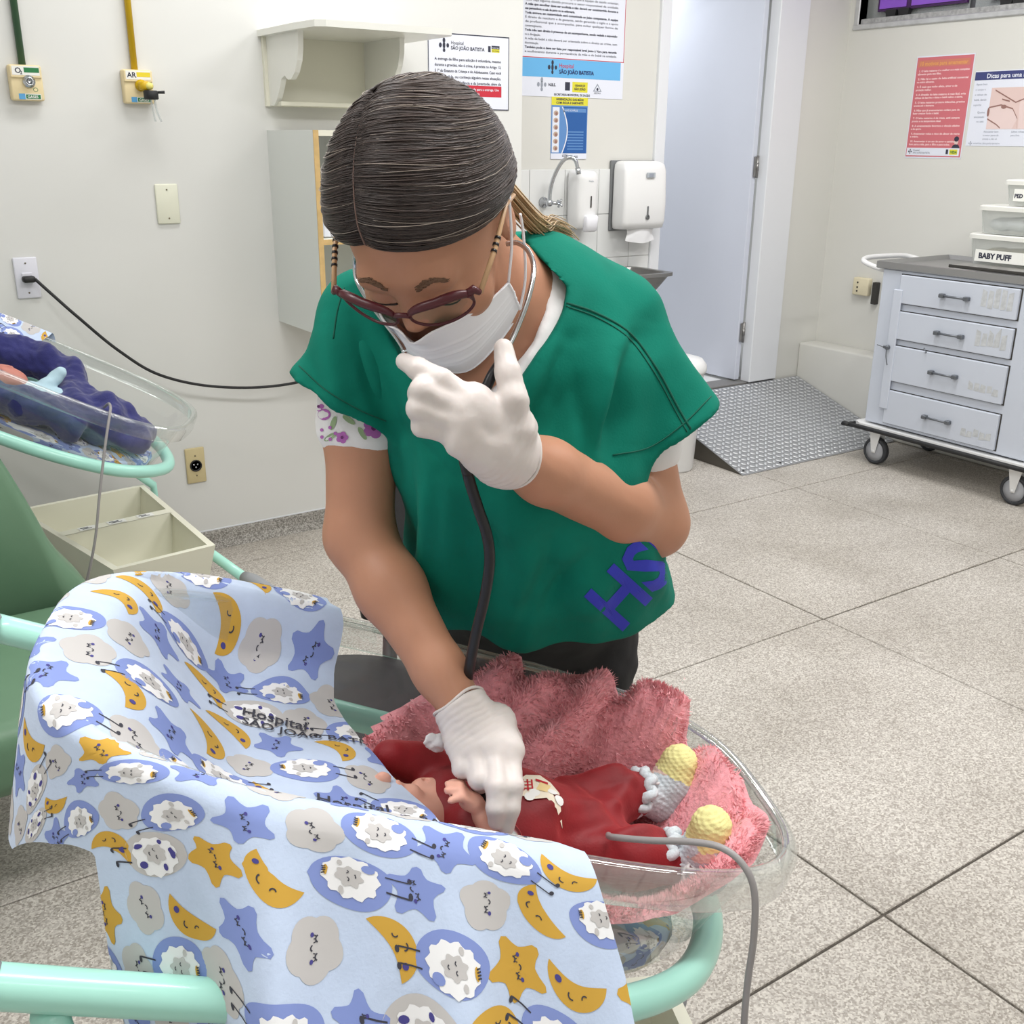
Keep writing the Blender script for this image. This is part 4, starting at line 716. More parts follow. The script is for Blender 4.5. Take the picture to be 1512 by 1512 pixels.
# ================================================================== IMPLICIT SURFACES (for bodies, gloves, cloth lumps)
class SDF:
    def __init__(s, lo, hi, h):
        s.lo = np.array(lo, float); s.h = h; s.n = (np.ceil((np.array(hi)-s.lo)/h)).astype(int)+1; s.F = np.ones(s.n, np.float32); s.ax = [(s.lo[i]+h*np.arange(s.n[i])).astype(np.float32) for i in range(3)]
    def _box(s, lo, hi, m):
        a = np.clip(((np.array(lo)-m-s.lo)/s.h).astype(int), 0, s.n-1); b = np.clip(((np.array(hi)+m-s.lo)/s.h).astype(int)+2, 1, s.n); sl = tuple(slice(x, y) for x, y in zip(a, b))
        X = s.ax[0][sl[0]][:, None, None]; Y = s.ax[1][sl[1]][None, :, None]; Z = s.ax[2][sl[2]][None, None, :]; return sl, X, Y, Z
    def _join(s, sl, d, k, op):
        f = s.F[sl]
        if op == '+': h = np.clip(.5+.5*(f-d)/k, 0, 1); s.F[sl] = f+(d-f)*h-k*h*(1-h)
        else: d = -d; h = np.clip(.5-.5*(f-d)/k, 0, 1); s.F[sl] = f+(d-f)*h+k*h*(1-h)
    def cap(s, a, b, ra, rb, k=.01, op='+'):
        a, b = np.array(a, float), np.array(b, float); R = max(ra, rb); sl, X, Y, Z = s._box(np.minimum(a, b)-R, np.maximum(a, b)+R, k+3*s.h); d = b-a; L = d@d+1e-12
        t = np.clip(((X-a[0])*d[0]+(Y-a[1])*d[1]+(Z-a[2])*d[2])/L, 0, 1)
        s._join(sl, np.sqrt((X-a[0]-t*d[0])**2+(Y-a[1]-t*d[1])**2+(Z-a[2]-t*d[2])**2)-(ra+(rb-ra)*t), k, op); return s
    def chain(s, pts, rs, k=.01, op='+'):
        for i in range(len(pts)-1): s.cap(pts[i], pts[i+1], rs[i], rs[i+1], k, op)
        return s
    def ell(s, c, r, A=None, k=.01, op='+'):
        """ellipsoid, A rows = its axes."""
        c = np.array(c, float); r = np.array(r, float); A = np.eye(3) if A is None else np.array(A, float); R = r.max(); sl, X, Y, Z = s._box(c-R, c+R, k+3*s.h); X, Y, Z = X-c[0], Y-c[1], Z-c[2]; q = [(A[i][0]*X+A[i][1]*Y+A[i][2]*Z) for i in range(3)]
        k0 = np.sqrt(sum((q[i]/r[i])**2 for i in range(3))); k1 = np.sqrt(sum((q[i]/r[i]**2)**2 for i in range(3)))+1e-9
        s._join(sl, k0*(k0-1)/k1, k, op); return s
    def ecap(s, a, b, ra, rb, ux, k=.02, op='+', ends=True):
        """tube with elliptic section: ra=(rx,ry) at a, rb at b; ux = direction of rx."""
        a, b = np.array(a, float), np.array(b, float); R = max(*ra, *rb); sl, X, Y, Z = s._box(np.minimum(a, b)-R, np.maximum(a, b)+R, k+3*s.h); d = b-a; L = math.sqrt(d@d); d = d/L; ux = np.array(ux, float); ux = ux-d*(ux@d); ux /= np.linalg.norm(ux); uy = np.cross(d, ux)
        X, Y, Z = X-a[0], Y-a[1], Z-a[2]; e = d[0]*X+d[1]*Y+d[2]*Z; t = np.clip(e/L, 0, 1); e = e-t*L; q1 = ux[0]*X+ux[1]*Y+ux[2]*Z; q2 = uy[0]*X+uy[1]*Y+uy[2]*Z
        rx = ra[0]+(rb[0]-ra[0])*t; ry = ra[1]+(rb[1]-ra[1])*t; m = np.minimum(rx, ry); k0 = np.sqrt((q1/rx)**2+(q2/ry)**2+(e/m)**2); k1 = np.sqrt((q1/rx**2)**2+(q2/ry**2)**2+(e/m**2)**2)+1e-9
        s._join(sl, k0*(k0-1)/k1, k, op); return s
    def echain(s, pts, rs, ux, k=.02, op='+'):
        for i in range(len(pts)-1): s.ecap(pts[i], pts[i+1], rs[i], rs[i+1], ux, k, op)
        return s
    def half(s, p, n, k=.004):
        """cut away everything on the +n side of the plane through p."""
        n = np.array(n, float); n /= np.linalg.norm(n); X, Y, Z = s.ax[0][:, None, None], s.ax[1][None, :, None], s.ax[2][None, None, :]; d = (p[0]-X)*n[0]+(p[1]-Y)*n[1]+(p[2]-Z)*n[2]; s._join((slice(None),)*3, d, k, '-'); return s
    def mesh(s):
        F = s.F; S = F < 0; n = F.shape
        c = [S[i:n[0]-1+i, j:n[1]-1+j, k:n[2]-1+k] for i in (0, 1) for j in (0, 1) for k in (0, 1)]
        al = c[0].copy(); an = c[0].copy()
        for q in c[1:]: al &= q; an |= q
        I = np.argwhere(an & ~al); off = np.array([(i, j, k) for i in (0, 1) for j in (0, 1) for k in (0, 1)])
        V = np.stack([F[tuple((I+o).T)] for o in off], 1); P = np.zeros((len(I), 3)); C = np.zeros(len(I))
        for a in range(8):
            for b in range(a+1, 8):
                if np.abs(off[a]-off[b]).sum() != 1: continue
                m = (V[:, a] < 0) != (V[:, b] < 0); t = V[:, a]/(V[:, a]-V[:, b]+1e-20); P += np.where(m[:, None], off[a]+t[:, None]*(off[b]-off[a]), 0); C += m
        P = P/C[:, None]; vid = -np.ones(tuple(np.array(n)-1), np.int32); vid[tuple(I.T)] = np.arange(len(I)); faces = []
        for ax in range(3):
            o1, o2 = [(1, 2), (2, 0), (0, 1)][ax]; sl0 = [slice(None)]*3; sl1 = [slice(None)]*3; sl0[ax] = slice(0, -1); sl1[ax] = slice(1, None); A, B = S[tuple(sl0)], S[tuple(sl1)]; E = np.argwhere(A != B)
            E = E[(E[:, o1] > 0) & (E[:, o2] > 0) & (E[:, o1] < n[o1]-1) & (E[:, o2] < n[o2]-1)]; flip = A[tuple(E.T)]
            def g(d1, d2): q = E.copy(); q[:, o1] -= d1; q[:, o2] -= d2; return vid[tuple(q.T)]
            f = np.stack([g(1, 1), g(0, 1), g(0, 0), g(1, 0)], 1); f[~flip] = f[~flip][:, ::-1]; faces.append(f)
        return s.lo+(I+P)*s.h, np.concatenate(faces)
def vnormals(v, f):
    n = np.cross(v[f[:, 2]]-v[f[:, 0]], v[f[:, 3]]-v[f[:, 1]]); N = np.zeros_like(v)
    for k in range(4): np.add.at(N, f[:, k], n)
    return N/(np.linalg.norm(N, axis=1)[:, None]+1e-12)
def relax(v, f, it=1, lam=.5):
    e = np.concatenate([f[:, [0, 1]], f[:, [1, 2]], f[:, [2, 3]], f[:, [3, 0]]]); e = np.concatenate([e, e[:, ::-1]]); cnt = np.bincount(e[:, 0], minlength=len(v))[:, None]+1e-9
    for _ in range(it):
        a = np.zeros_like(v)
        for k in range(3): a[:, k] = np.bincount(e[:, 0], weights=v[e[:, 1], k], minlength=len(v))
        v = v+lam*(a/cnt-v)
    return v
def vnoise(p, sc, seed=0):
    """smooth value noise on points, ~[-1,1]."""
    q = np.asarray(p)*sc+seed*17.3; i = np.floor(q).astype(np.int64); f = q-i; f = f*f*(3-2*f); o = 0
    for a in (0, 1):
        for b in (0, 1):
            for c in (0, 1):
                h = ((i[:, 0]+a)*73856093 ^ (i[:, 1]+b)*19349663 ^ (i[:, 2]+c)*83492791 ^ seed*2654435) & 0xffff
                h = ((h*40503) >> 3) & 0xffff
                o = o+(h/32767.5-1)*np.where(a, f[:, 0], 1-f[:, 0])*np.where(b, f[:, 1], 1-f[:, 1])*np.where(c, f[:, 2], 1-f[:, 2])
    return o
def sdf_obj(name, S, m, parent, smooth=1, disp=None, mi=None, stuff=None):
    v, f = S.mesh(); v = relax(v, f, smooth)
    if disp is not None: v = v+vnormals(v, f)*disp(v)[:, None]
    mb = MB(); mb.add(v, f, 0, True)
    if mi is not None: mb.m = list(mi(v[f].mean(1)))
    o = mb.build(name, m, parent, fix=False); return o
def DP(x, y, D):
    """a point of the photographed space from where it is seen and how deep it lies."""
    return EYE+D*(CR*(x-756)/1544.5+CD*(y-756)/1544.5+_f)
# ================================================================== NURSE
from mathutils.bvhtree import BVHTree
UPV = np.array([0, 0, 1.]); TW = -np.array([_f[0], _f[1], 0]); TW /= np.linalg.norm(TW); RT = np.cross(UPV, TW)*1.0
if RT@CR < 0: RT = -RT
def nrm(v): return v/np.linalg.norm(v)
HC = DP(623, 309, .985)
hF = nrm(-.15*RT-.77*UPV+.62*TW); hU = -.26*RT+.62*UPV+.76*TW; hU = nrm(hU-hF*(hU@hF)); hL = np.cross(hU, hF); hL = hL if hL@RT > 0 else -hL
HA = np.stack([hL, hF, hU])
def Hd(l, f, u): return HC+l*hL+f*hF+u*hU
M_skin = mat('skin', (182, 131, 104), .5, var=.04, vscale=22, bump=.08, bscale=420, sss=.12)
M_hair = mat('hair_brown', (52, 43, 41), .45, var=.25, vscale=90); M_strand = mat('hair_strand', (70, 58, 54), .42, var=.2, vscale=30); M_blond = mat('hair_blond', (172, 146, 110), .4, var=.15, vscale=60)
M_glove = mat('latex_glove', (212, 203, 199), .42, var=.03, vscale=40, bump=.12, bscale=260, sss=.1)
M_scrub = mat('scrub_green', (6, 112, 94), .85, spec=.2, var=.08, vscale=14, bump=.25, bscale=420); M_seam = mat('scrub_seam', (4, 84, 68), .85)
M_pants = mat('black_trousers', (22, 21, 24), .8, bump=.2, bscale=200); M_cotton = mat('white_cotton', (228, 226, 226), .85, bump=.2, bscale=250)
SL, SR = DP(910, 502, 1.17), DP(538, 505, 1.15); EL, ER = DP(966, 772, 1.215), DP(531, 792, 1.17); WL, WR = DP(740, 665, .975), DP(692, 1062, 1.095)
NB = DP(742, 442, 1.115)
HIPL, HIPR = DP(866, 900, 1.63), DP(700, 900, 1.66)
def leg_pts(h, dx): k = np.array([h[0], h[1], .47])+dx*RT*.01+TW*.03; a = np.array([h[0], h[1], .09])+TW*.0; return h, k, a
HANDL = dict(index=[(694, 592, .935), (650, 561, .925), (617, 545, .93), (597, 534, .94)], middle=[(684, 606, .93), (624, 577, .918), (619, 581, .943), (642, 588, .965)], ring=[(680, 626, .93), (618, 603, .92), (617, 606, .945), (640, 612, .962)], pinky=[(684, 646, .937), (624, 629, .928), (624, 632, .95), (645, 636, .963)], thumb=[(762, 634, .962), (758, 590, .945), (750, 550, .948), (743, 514, .955)], wrist=[(740, 665, .975)])
HANDR = dict(index=[(752, 1108, 1.075), (757, 1160, 1.051), (753, 1194, 1.047), (748, 1222, 1.049)], middle=[(729, 1110, 1.071), (734, 1162, 1.042), (733, 1193, 1.038), (732, 1212, 1.043)], ring=[(701, 1105, 1.075), (707, 1150, 1.052), (709, 1157, 1.073), (710, 1140, 1.090)], pinky=[(676, 1098, 1.083), (682, 1135, 1.063), (686, 1141, 1.083), (690, 1127, 1.097)], thumb=[(735, 1066, 1.110), (752, 1092, 1.120), (750, 1132, 1.107), (744, 1172, 1.085)], wrist=[(692, 1062, 1.098)])
FR = dict(index=(.0118, .0108, .0098, .0082), middle=(.012, .0112, .010, .0085), ring=(.0116, .0106, .0096, .008), pinky=(.0104, .0094, .0084, .0072), thumb=(.0155, .0128, .0112, .009))
def add_hand(S, H, inset, wr, k=.006):
    Wp = DP(*H['wrist'][0])
    kn = {f: DP(*H[f][0]) for f in FR}
    ac = nrm(kn['index']-kn['pinky'])
    for i, f in enumerate(('index', 'middle', 'ring', 'pinky')):
        base = Wp+ac*(.016-.0105*i); S.cap(base, kn[f], wr-.006-inset, FR[f][0]+.0015-inset, .010)
    S.cap(kn['index'], kn['pinky'], .011-inset, .0095-inset, .012)
    mid_ = (kn['middle']+kn['ring'])/2; S.ecap(Wp+.15*(mid_-Wp), Wp+.86*(mid_-Wp), (.027-inset, .0185-inset), (.033-inset, .0128-inset), ac, .014)
    th = [DP(*q) for q in H['thumb']]; S.cap(Wp+ac*.012, th[0], wr-.008-inset, .016-inset, .012); S.cap(th[0], kn['index'], .014-inset, .010-inset, .014); S.cap(th[0], kn['middle'], .013-inset, .009-inset, .014)
    for f in FR:
        P = [DP(*q) for q in H[f]]; S.chain(P, [r-inset for r in FR[f]], .0045 if f != 'thumb' else .006)
def arm(S, s, e, w_, rs, k=.018):
    mu = s+(e-s)*.45; mf = e+(w_-e)*.3
    S.chain([s, mu, e], [rs[0], rs[1], rs[2]], k); S.chain([e, mf, e+(w_-e)*.75, w_], [rs[2], rs[3], rs[4], rs[5]], k)
# ---- body: one continuous surface
S = SDF(np.minimum(np.minimum(HC-.16, ER-.12), np.minimum(HIPR-.2, HC-.3))*np.array([1, 1, 0])+np.array([0, 0, -.01]), np.maximum(np.maximum(HIPL+.22, EL+.12), HC+.2), .0042)
S.ell(Hd(0, -.012, .008), (.074, .095, .088), HA, .01).ell(Hd(0, .034, -.042), (.061, .056, .082), HA, .02).ell(Hd(0, .042, -.085), (.050, .042, .042), HA, .02).ell(Hd(0, .072, -.112), (.022, .018, .018), HA, .015)
S.cap(Hd(-.036, .076, .002), Hd(.036, .076, .002), .012, .012, .014)
for s_ in (-1, 1):
    S.ell(Hd(s_*.033, .094, -.022), (.019, .012, .0115), HA, .010, '-').ell(Hd(s_*.032, .0755, -.0215), (.0155, .0125, .012), HA, .003).ell(Hd(s_*.042, .058, -.052), (.022, .02, .018), HA, .02)
    S.ell(Hd(s_*.075, -.006, -.024), (.0075, .017, .030), HA, .004).ell(Hd(s_*.083, -.002, -.020), (.004, .010, .016), HA, .003, '-')
    S.ell(Hd(s_*.0105, .089, -.044), (.0075, .010, .0075), HA, .005)
S.cap(Hd(0, .080, -.004), Hd(0, .100, -.037), .0075, .0108, .010)
S.cap(Hd(-.02, .083, -.088), Hd(.02, .083, -.088), .007, .007, .008)
S.chain([Hd(0, -.025, -.06), NB, NB+(NB-Hd(0, -.025, -.06))*.5], [.051, .051, .065], .02)
CH, WS, PV = DP(752, 600, 1.18), DP(785, 790, 1.42), DP(790, 890, 1.63)
S.echain([NB+.3*(CH-NB), CH, WS, PV], [(.10, .06), (.122, .082), (.112, .08), (.135, .085)], RT, .03)
S.cap(NB, SL, .042, .038, .03).cap(NB, SR, .046, .040, .03)
arm(S, SL, EL, WL, (.043, .041, .0375, .041, .031, .0255)); arm(S, SR, ER, WR, (.042, .0405, .037, .0365, .0265, .0218))
add_hand(S, HANDL, .0035, .0255); add_hand(S, HANDR, .0045, .0235)
for h in (HIPL, HIPR):
    a, b, c = leg_pts(h, 0); S.chain([a, b, c], [.078, .052, .036], .012); S.cap(c, c+TW*.13-UPV*.055, .034, .024, .02)
nurse = thing('person', (HIPL[0]/2+HIPR[0]/2, HIPL[1]/2+HIPR[1]/2, 0), 'nurse in green scrubs, white mask and dark red glasses bending over the crib', 'person')
body_o = sdf_obj('body', S, M_skin, nurse, 2)
_bv = np.array([x.co for x in body_o.data.vertices])+np.array(origin(nurse)); bvb = BVHTree.FromPolygons([Vector(q) for q in _bv], [list(p.vertices) for p in body_o.data.polygons])
def face_pt(l, u, off): h = bvb.ray_cast(Vector(Hd(l, .16, u)), Vector(-hF)); return np.array(h[0])+hF*off
# ---- gloves
for H, W_, E_, wr, nm in ((HANDL, WL, EL, .0255, 'l'), (HANDR, WR, ER, .0225, 'r')):
    pts = np.array([DP(*q) for f in H for q in H[f]]); S = SDF(pts.min(0)-.06, pts.max(0)+.06, .0021); add_hand(S, H, 0, wr)
    d = nrm(E_-W_); Wp = DP(*H['wrist'][0]); cuff = Wp+d*.021
    S.chain([Wp-d*.02, Wp, cuff, cuff+d*.02], [wr+.002, wr+.0035, wr+.0055, wr+.0055], .008); S.half(cuff, d)
    def wr_disp(v, Wp=Wp, d=d): a = (v-Wp)@d; return .00035*np.sin(a*900+vnoise(v, 60, 2)*3)*np.exp(-((a-.0)/.03)**2)+.0005*vnoise(v, 120, 4)
    g = sdf_obj('glove', S, M_glove, nurse, 1, wr_disp)
    a = np.cross(d, UPV); a = nrm(a); b = np.cross(d, a); t = np.linspace(0, 2*PI, 40, endpoint=False)
    MB().tube([cuff+(wr+.0058)*(math.cos(x)*a+math.sin(x)*b)+d*.002*math.sin(3*x) for x in t], .0017, seg=8, closed=True).build('cuff_roll', M_glove, g)
# ---- eyebrows and lashes
rs0 = np.random.RandomState(2)
mb = MB()
for s_ in (-1, 1):
    for k in range(90):
        u = rs0.rand(); o = (rs0.rand()-.5)*.006*(1-.6*u); pu = .004+.008*math.sin(PI*u*.8)+o; p = face_pt(s_*(.013+.027*u), pu, .0004); q = face_pt(s_*(.019+.027*u), pu+.0015-.004*u, .0006); mb.tube([p, (p+q)/2+hF*.0006, q], [.0005, .0005, .0002], seg=4)
tag(mb.build('eyebrows', mat('brow_brown', (112, 84, 66), .7), nurse), kind='stuff')
for s_ in (-1, 1):
    P = [face_pt(s_*.032+.0150*math.cos(x), -.026-.0045*math.sin(x), .0004) for x in np.linspace(0, PI, 14)]; MB().tube(P, .0011, seg=6).build('lash_line', mat('lash_dark', (50, 36, 32), .7), nurse)
# ---- hair: combed shells from the parting to the ponytail
TAIL = np.array([.045, -.93, -.36])
def hair_pt(s_, a, t, lift=0.):
    """s_ side, a 0 front hairline..1 crown, t 0 parting..1 tail; head-local."""
    a = np.asarray(a, float); t = np.asarray(t, float); th = math.radians(26)+a*math.radians(109)      # along the parting, from forehead over the crown
    P0 = np.stack([-.22-.10*np.sin(a*2)+0*a, np.cos(th)*.97, np.sin(th)*.97], -1)
    sd = np.stack([s_*(1.05-.25*a)*(1-np.clip(a, 0, 1)**7), .62*(1-a)**1.2-.25*a, (.13+.62*a) if s_ > 0 else (.10+.60*a)], -1)
    T = TAIL+np.stack([s_*.02*(1-a), 0*a, .12*(a-.3)], -1)
    w0, w1, w2 = (1-t)**2, 2*t*(1-t), t**2
    d = P0*w0[..., None]+sd*(w1*1.25)[..., None]+T*w2[..., None]; d /= np.linalg.norm(d, axis=-1)[..., None]
    c = np.array([0, -.012, .008]); R = np.array([.0885, .108, .0955]); r = 1/np.sqrt(((d/R)**2).sum(-1))
    r0 = 1/np.sqrt(((d/np.array([.0755, .097, .090]))**2).sum(-1)); k = np.clip(a/.10, 0, 1)*.55+.45; part_dip = 1-.35*np.exp(-(t/.03)**2)
    rr = r0+(r-r0)*k*part_dip+lift; return c+d*rr[..., None]
def HW(q): return HC+q[..., :1]*hL+q[..., 1:2]*hF+q[..., 2:]*hU
mb = MB()
for s_ in (-1, 1):
    A, T_ = np.meshgrid(np.linspace(0, 1, 70), np.linspace(0, 1, 60), indexing='ij'); g = hair_pt(s_, A, T_); off = .0012*np.sin(A*150+T_*6)+.0005*vnoise(np.stack([A*30, T_*3, A*0], -1).reshape(-1, 3), 1., 3).reshape(A.shape); g = hair_pt(s_, A, T_, off*np.clip(T_*3, 0, 1)); mb.grid(HW(g))
hair = mb.build('hair', M_hair, nurse, fix=False)
a_ = np.linspace(.0, .62, 40); MB().tube(HW(hair_pt(1, a_, 0*a_, .0004)), .0012*(1-.8*np.linspace(0, 1, 40)), seg=6).build('parting', mat('scalp', (112, 88, 80), .6), hair)
rs = np.random.RandomState(5)
def strands(n, m, r, liftmax, name, seedoff=0, tmin=.0):
    mb = MB()
    for k in range(n):
        s_ = -1 if rs.rand() < .42 else 1; a0 = rs.rand()**.9; t0 = tmin+.35*rs.rand()**2.2; t1 = min(1, t0+.3+rs.rand()*.7); t = np.linspace(t0, t1, 11); a = np.clip(a0+.012*np.sin(t*6+rs.rand()*6)+rs.randn()*.01*t, 0, 1)
        P = HW(hair_pt(s_, a, t, .0006+liftmax*rs.rand()*np.sin(np.linspace(.2, PI-.2, 11)))); mb.tube(P, r*np.sin(np.linspace(.35, PI-.2, 11)), seg=4, caps=False)
    o = mb.build(name, m, hair, fix=False); tag(o, kind='stuff')
strands(3000, M_hair, .00085, .0014, 'strands'); strands(600, M_strand, .0006, .0026, 'highlight_strands'); strands(60, mat('hair_pale', (150, 138, 128), .3), .00035, .004, 'stray_strands')
# ponytail: gathered behind the nape, over the collar to the image right
tp = Hd(*(np.array([0, -.012, .008])+nrm(TAIL)*.108)); P0 = [tp, DP(785, 326, 1.10), DP(808, 332, 1.135), DP(832, 343, 1.165), DP(846, 356, 1.19)]; PT = crv(P0, 6); mb = MB()
for k in range(260):
    o = rs.randn(3)*.0042; o -= TW*(o@TW)*.3; f_ = np.linspace(0, 1, len(PT))[:, None]; e = int(len(PT)*(.6+.4*rs.rand())); q = PT+o*(.9+.1*f_)+hU*.004*np.sin(f_*5+rs.rand()*6); mb.tube(q[:e], .0009*np.linspace(1.1, .4, e), seg=4, caps=False)
tag(mb.build('ponytail', M_blond, nurse, fix=False), kind='stuff')
# ---- trousers and shoes
S = SDF(np.minimum(HIPL, HIPR)*np.array([1, 1, 0])-np.array([.24, .24, -.05]), np.maximum(HIPL, HIPR)+np.array([.24, .24, .2]), .006)
S.ecap(WS*.45+PV*.55, PV+UPV*.01, (.138, .112), (.165, .128), RT, .02)
for h in (HIPL, HIPR): a, b, c = leg_pts(h, 0); S.chain([a, b, c], [.087, .062, .052], .006)
sdf_obj('trousers', S, M_pants, nurse, 2, lambda v: .004*vnoise(v, 18, 1)+.002*vnoise(v, 45, 2))
for h in (HIPL, HIPR):
    c = np.array([h[0], h[1], 0]); S = SDF(c-.16+np.array([0, 0, .155]), c+np.array([.16, .16, .12])+TW*.1, .005); S.ecap(c+UPV*.04-TW*.02, c+TW*.15+UPV*.032, (.038, .04), (.04, .03), RT, .02); S.half(c+UPV*.002, -UPV); sdf_obj('shoe', S, M_black, nurse, 1)
# ---- scrubs
oV = DP(745, 450, 1.08)
def loc2(v): return np.stack([(v-oV)@RT, (v-oV)@UPV], -1)
def px2(x, y): return loc2(DP(x, y, 1.08)[None])[0]
def poly_sd(poly, x, y):
    d = np.full(np.broadcast(x, y).shape, 1e9); ins = np.zeros(d.shape, bool); n = len(poly)
    for i in range(n):
        a, b = poly[i], poly[(i+1) % n]; e = (b[0]-a[0], b[1]-a[1]); wx, wy = x-a[0], y-a[1]; t = np.clip((wx*e[0]+wy*e[1])/(e[0]**2+e[1]**2+1e-12), 0, 1); d = np.minimum(d, (wx-e[0]*t)**2+(wy-e[1]*t)**2)
        c = ((a[1] <= y) & (b[1] > y)) | ((b[1] <= y) & (a[1] > y)); xi = a[0]+(y-a[1])/(e[1]+1e-12)*e[0]; ins ^= c & (x < xi)
    return np.where(ins, -np.sqrt(d), np.sqrt(d))
def vcut(S, poly, zback, k=.004):
    X, Y, Z = np.meshgrid(*S.ax, indexing='ij', sparse=True); r = (X-oV[0])*RT[0]+(Y-oV[1])*RT[1]+(Z-oV[2])*RT[2]; u = Z-oV[2]+0*r; z = (X-oV[0])*TW[0]+(Y-oV[1])*TW[1]+0*u
    S._join((slice(None),)*3, np.maximum(poly_sd(poly, r+0*u, u), zback-z).astype(np.float32), k, '-')
def px3(x, y, D): return loc2(DP(x, y, D)[None])[0]
VP = [px3(*q) for q in ((762, 270, 1.2), (768, 338, 1.2), (798, 372, 1.19), (830, 408, 1.16), (826, 442, 1.13), (806, 490, 1.10), (775, 548, 1.07), (728, 612, 1.06), (690, 640, 1.06), (630, 580, 1.07), (585, 500, 1.1), (560, 440, 1.12), (560, 270, 1.2))]
def garment(ins, h, sleeves=True, bottom=True):
    S = SDF(DP(765, 640, 1.22)-np.array([.46, .44, .55]), DP(765, 640, 1.22)+np.array([.46, .44, .42]), h)
    def put(i, op, k=.03):
        S.echain([DP(748, 470, 1.15), DP(756, 560, 1.14), DP(768, 690, 1.17), DP(782, 800, 1.25), DP(798, 900, 1.37), DP(802, 935, 1.40)], [(.135-i, .075-i), (.150-i, .098-i), (.140-i, .112-i), (.155-i, .118-i), (.172-i, .13-i), (.176-i, .135-i)], RT, k, op)
    put(ins, '+')
    S.echain([NB+.3*(CH-NB)-TW*.012, CH-TW*.016, WS-TW*.012, PV-TW*.01], [(.135-ins, .098-ins), (.142-ins, .103-ins), (.135-ins, .103-ins), (.162-ins, .118-ins)], RT, .03)
    S.cap(DP(768, 392, 1.195), DP(908, 466, 1.165), .036-ins, .052-ins, .02).cap(DP(803, 424, 1.15), DP(900, 480, 1.16), .057-min(ins, .003), .052-ins, .02).cap(DP(700, 395, 1.19), DP(545, 470, 1.14), .036-ins, .055-ins, .02)
    if sleeves:
        hl, hr = DP(980, 648, 1.175), DP(502, 600, 1.125)
        F0 = S.F; S.F = np.ones_like(F0)
        S.ecap(DP(898, 490, 1.16), hl, (.058-ins, .057-ins), (.074-ins, .062-ins), RT, .03).ecap(DP(560, 490, 1.14), hr, (.058-ins, .056-ins), (.066-ins, .056-ins), RT, .03)
        dl, dr = nrm(DP(1016, 722, 1.19)-DP(974, 650, 1.175)), nrm(DP(440, 705, 1.14)-DP(502, 598, 1.125))
        ll, lr = DP(981, 645, 1.175), DP(502, 595, 1.125)
        X, Y, Z = np.meshgrid(*S.ax, indexing='ij', sparse=True)
        for c, n_, side in ((ll, dl, 1), (lr, dr, -1)):
            far = (((X-oV[0])*RT[0]+(Y-oV[1])*RT[1])*side > 0); d = (c[0]-X)*n_[0]+(c[1]-Y)*n_[1]+(c[2]-Z)*n_[2]; d = np.where(far, d, 1.).astype(np.float32); S._join((slice(None),)*3, d, .004, '-')
        F1 = S.F; k_ = .022; h_ = np.clip(.5+.5*(F0-F1)/k_, 0, 1); S.F = (F0+(F1-F0)*h_-k_*h_*(1-h_)).astype(np.float32)
        for c0, c1, r0, r1 in ((DP(945, 560, 1.165), DP(990, 700, 1.18), .044, .066), (DP(535, 540, 1.135), DP(490, 645, 1.125), .042, .058)): S.ecap(c0, c1, (r0-ins, r0-ins), (r1-ins, r1-.008-ins), RT, .004, '-')
    return S
S = garment(0, .0042)
X, Y, Z = np.meshgrid(*S.ax, indexing='ij', sparse=True); r_ = (X-oV[0])*RT[0]+(Y-oV[1])*RT[1]; zc = np.interp(r_, [(px2(x, 900)[0])*1.25 for x in (600, 700, 790, 900, 1000)], [DP(600, 872, 1.34)[2], DP(700, 906, 1.27)[2], DP(790, 944, 1.24)[2]+.004, DP(905, 930, 1.26)[2]+.004, DP(1000, 886, 1.35)[2]])
S._join((slice(None),)*3, (Z-zc).astype(np.float32), .003, '-')
S.echain([DP(782, 800, 1.25), DP(798, 900, 1.37), DP(806, 990, 1.44)], [(.140, .10), (.166, .124), (.176, .134)], RT, .004, '-').echain([WS, PV, PV-UPV*.2], [(.128, .095), (.156, .108), (.16, .11)], RT, .004, '-')
vcut(S, VP, -.105)
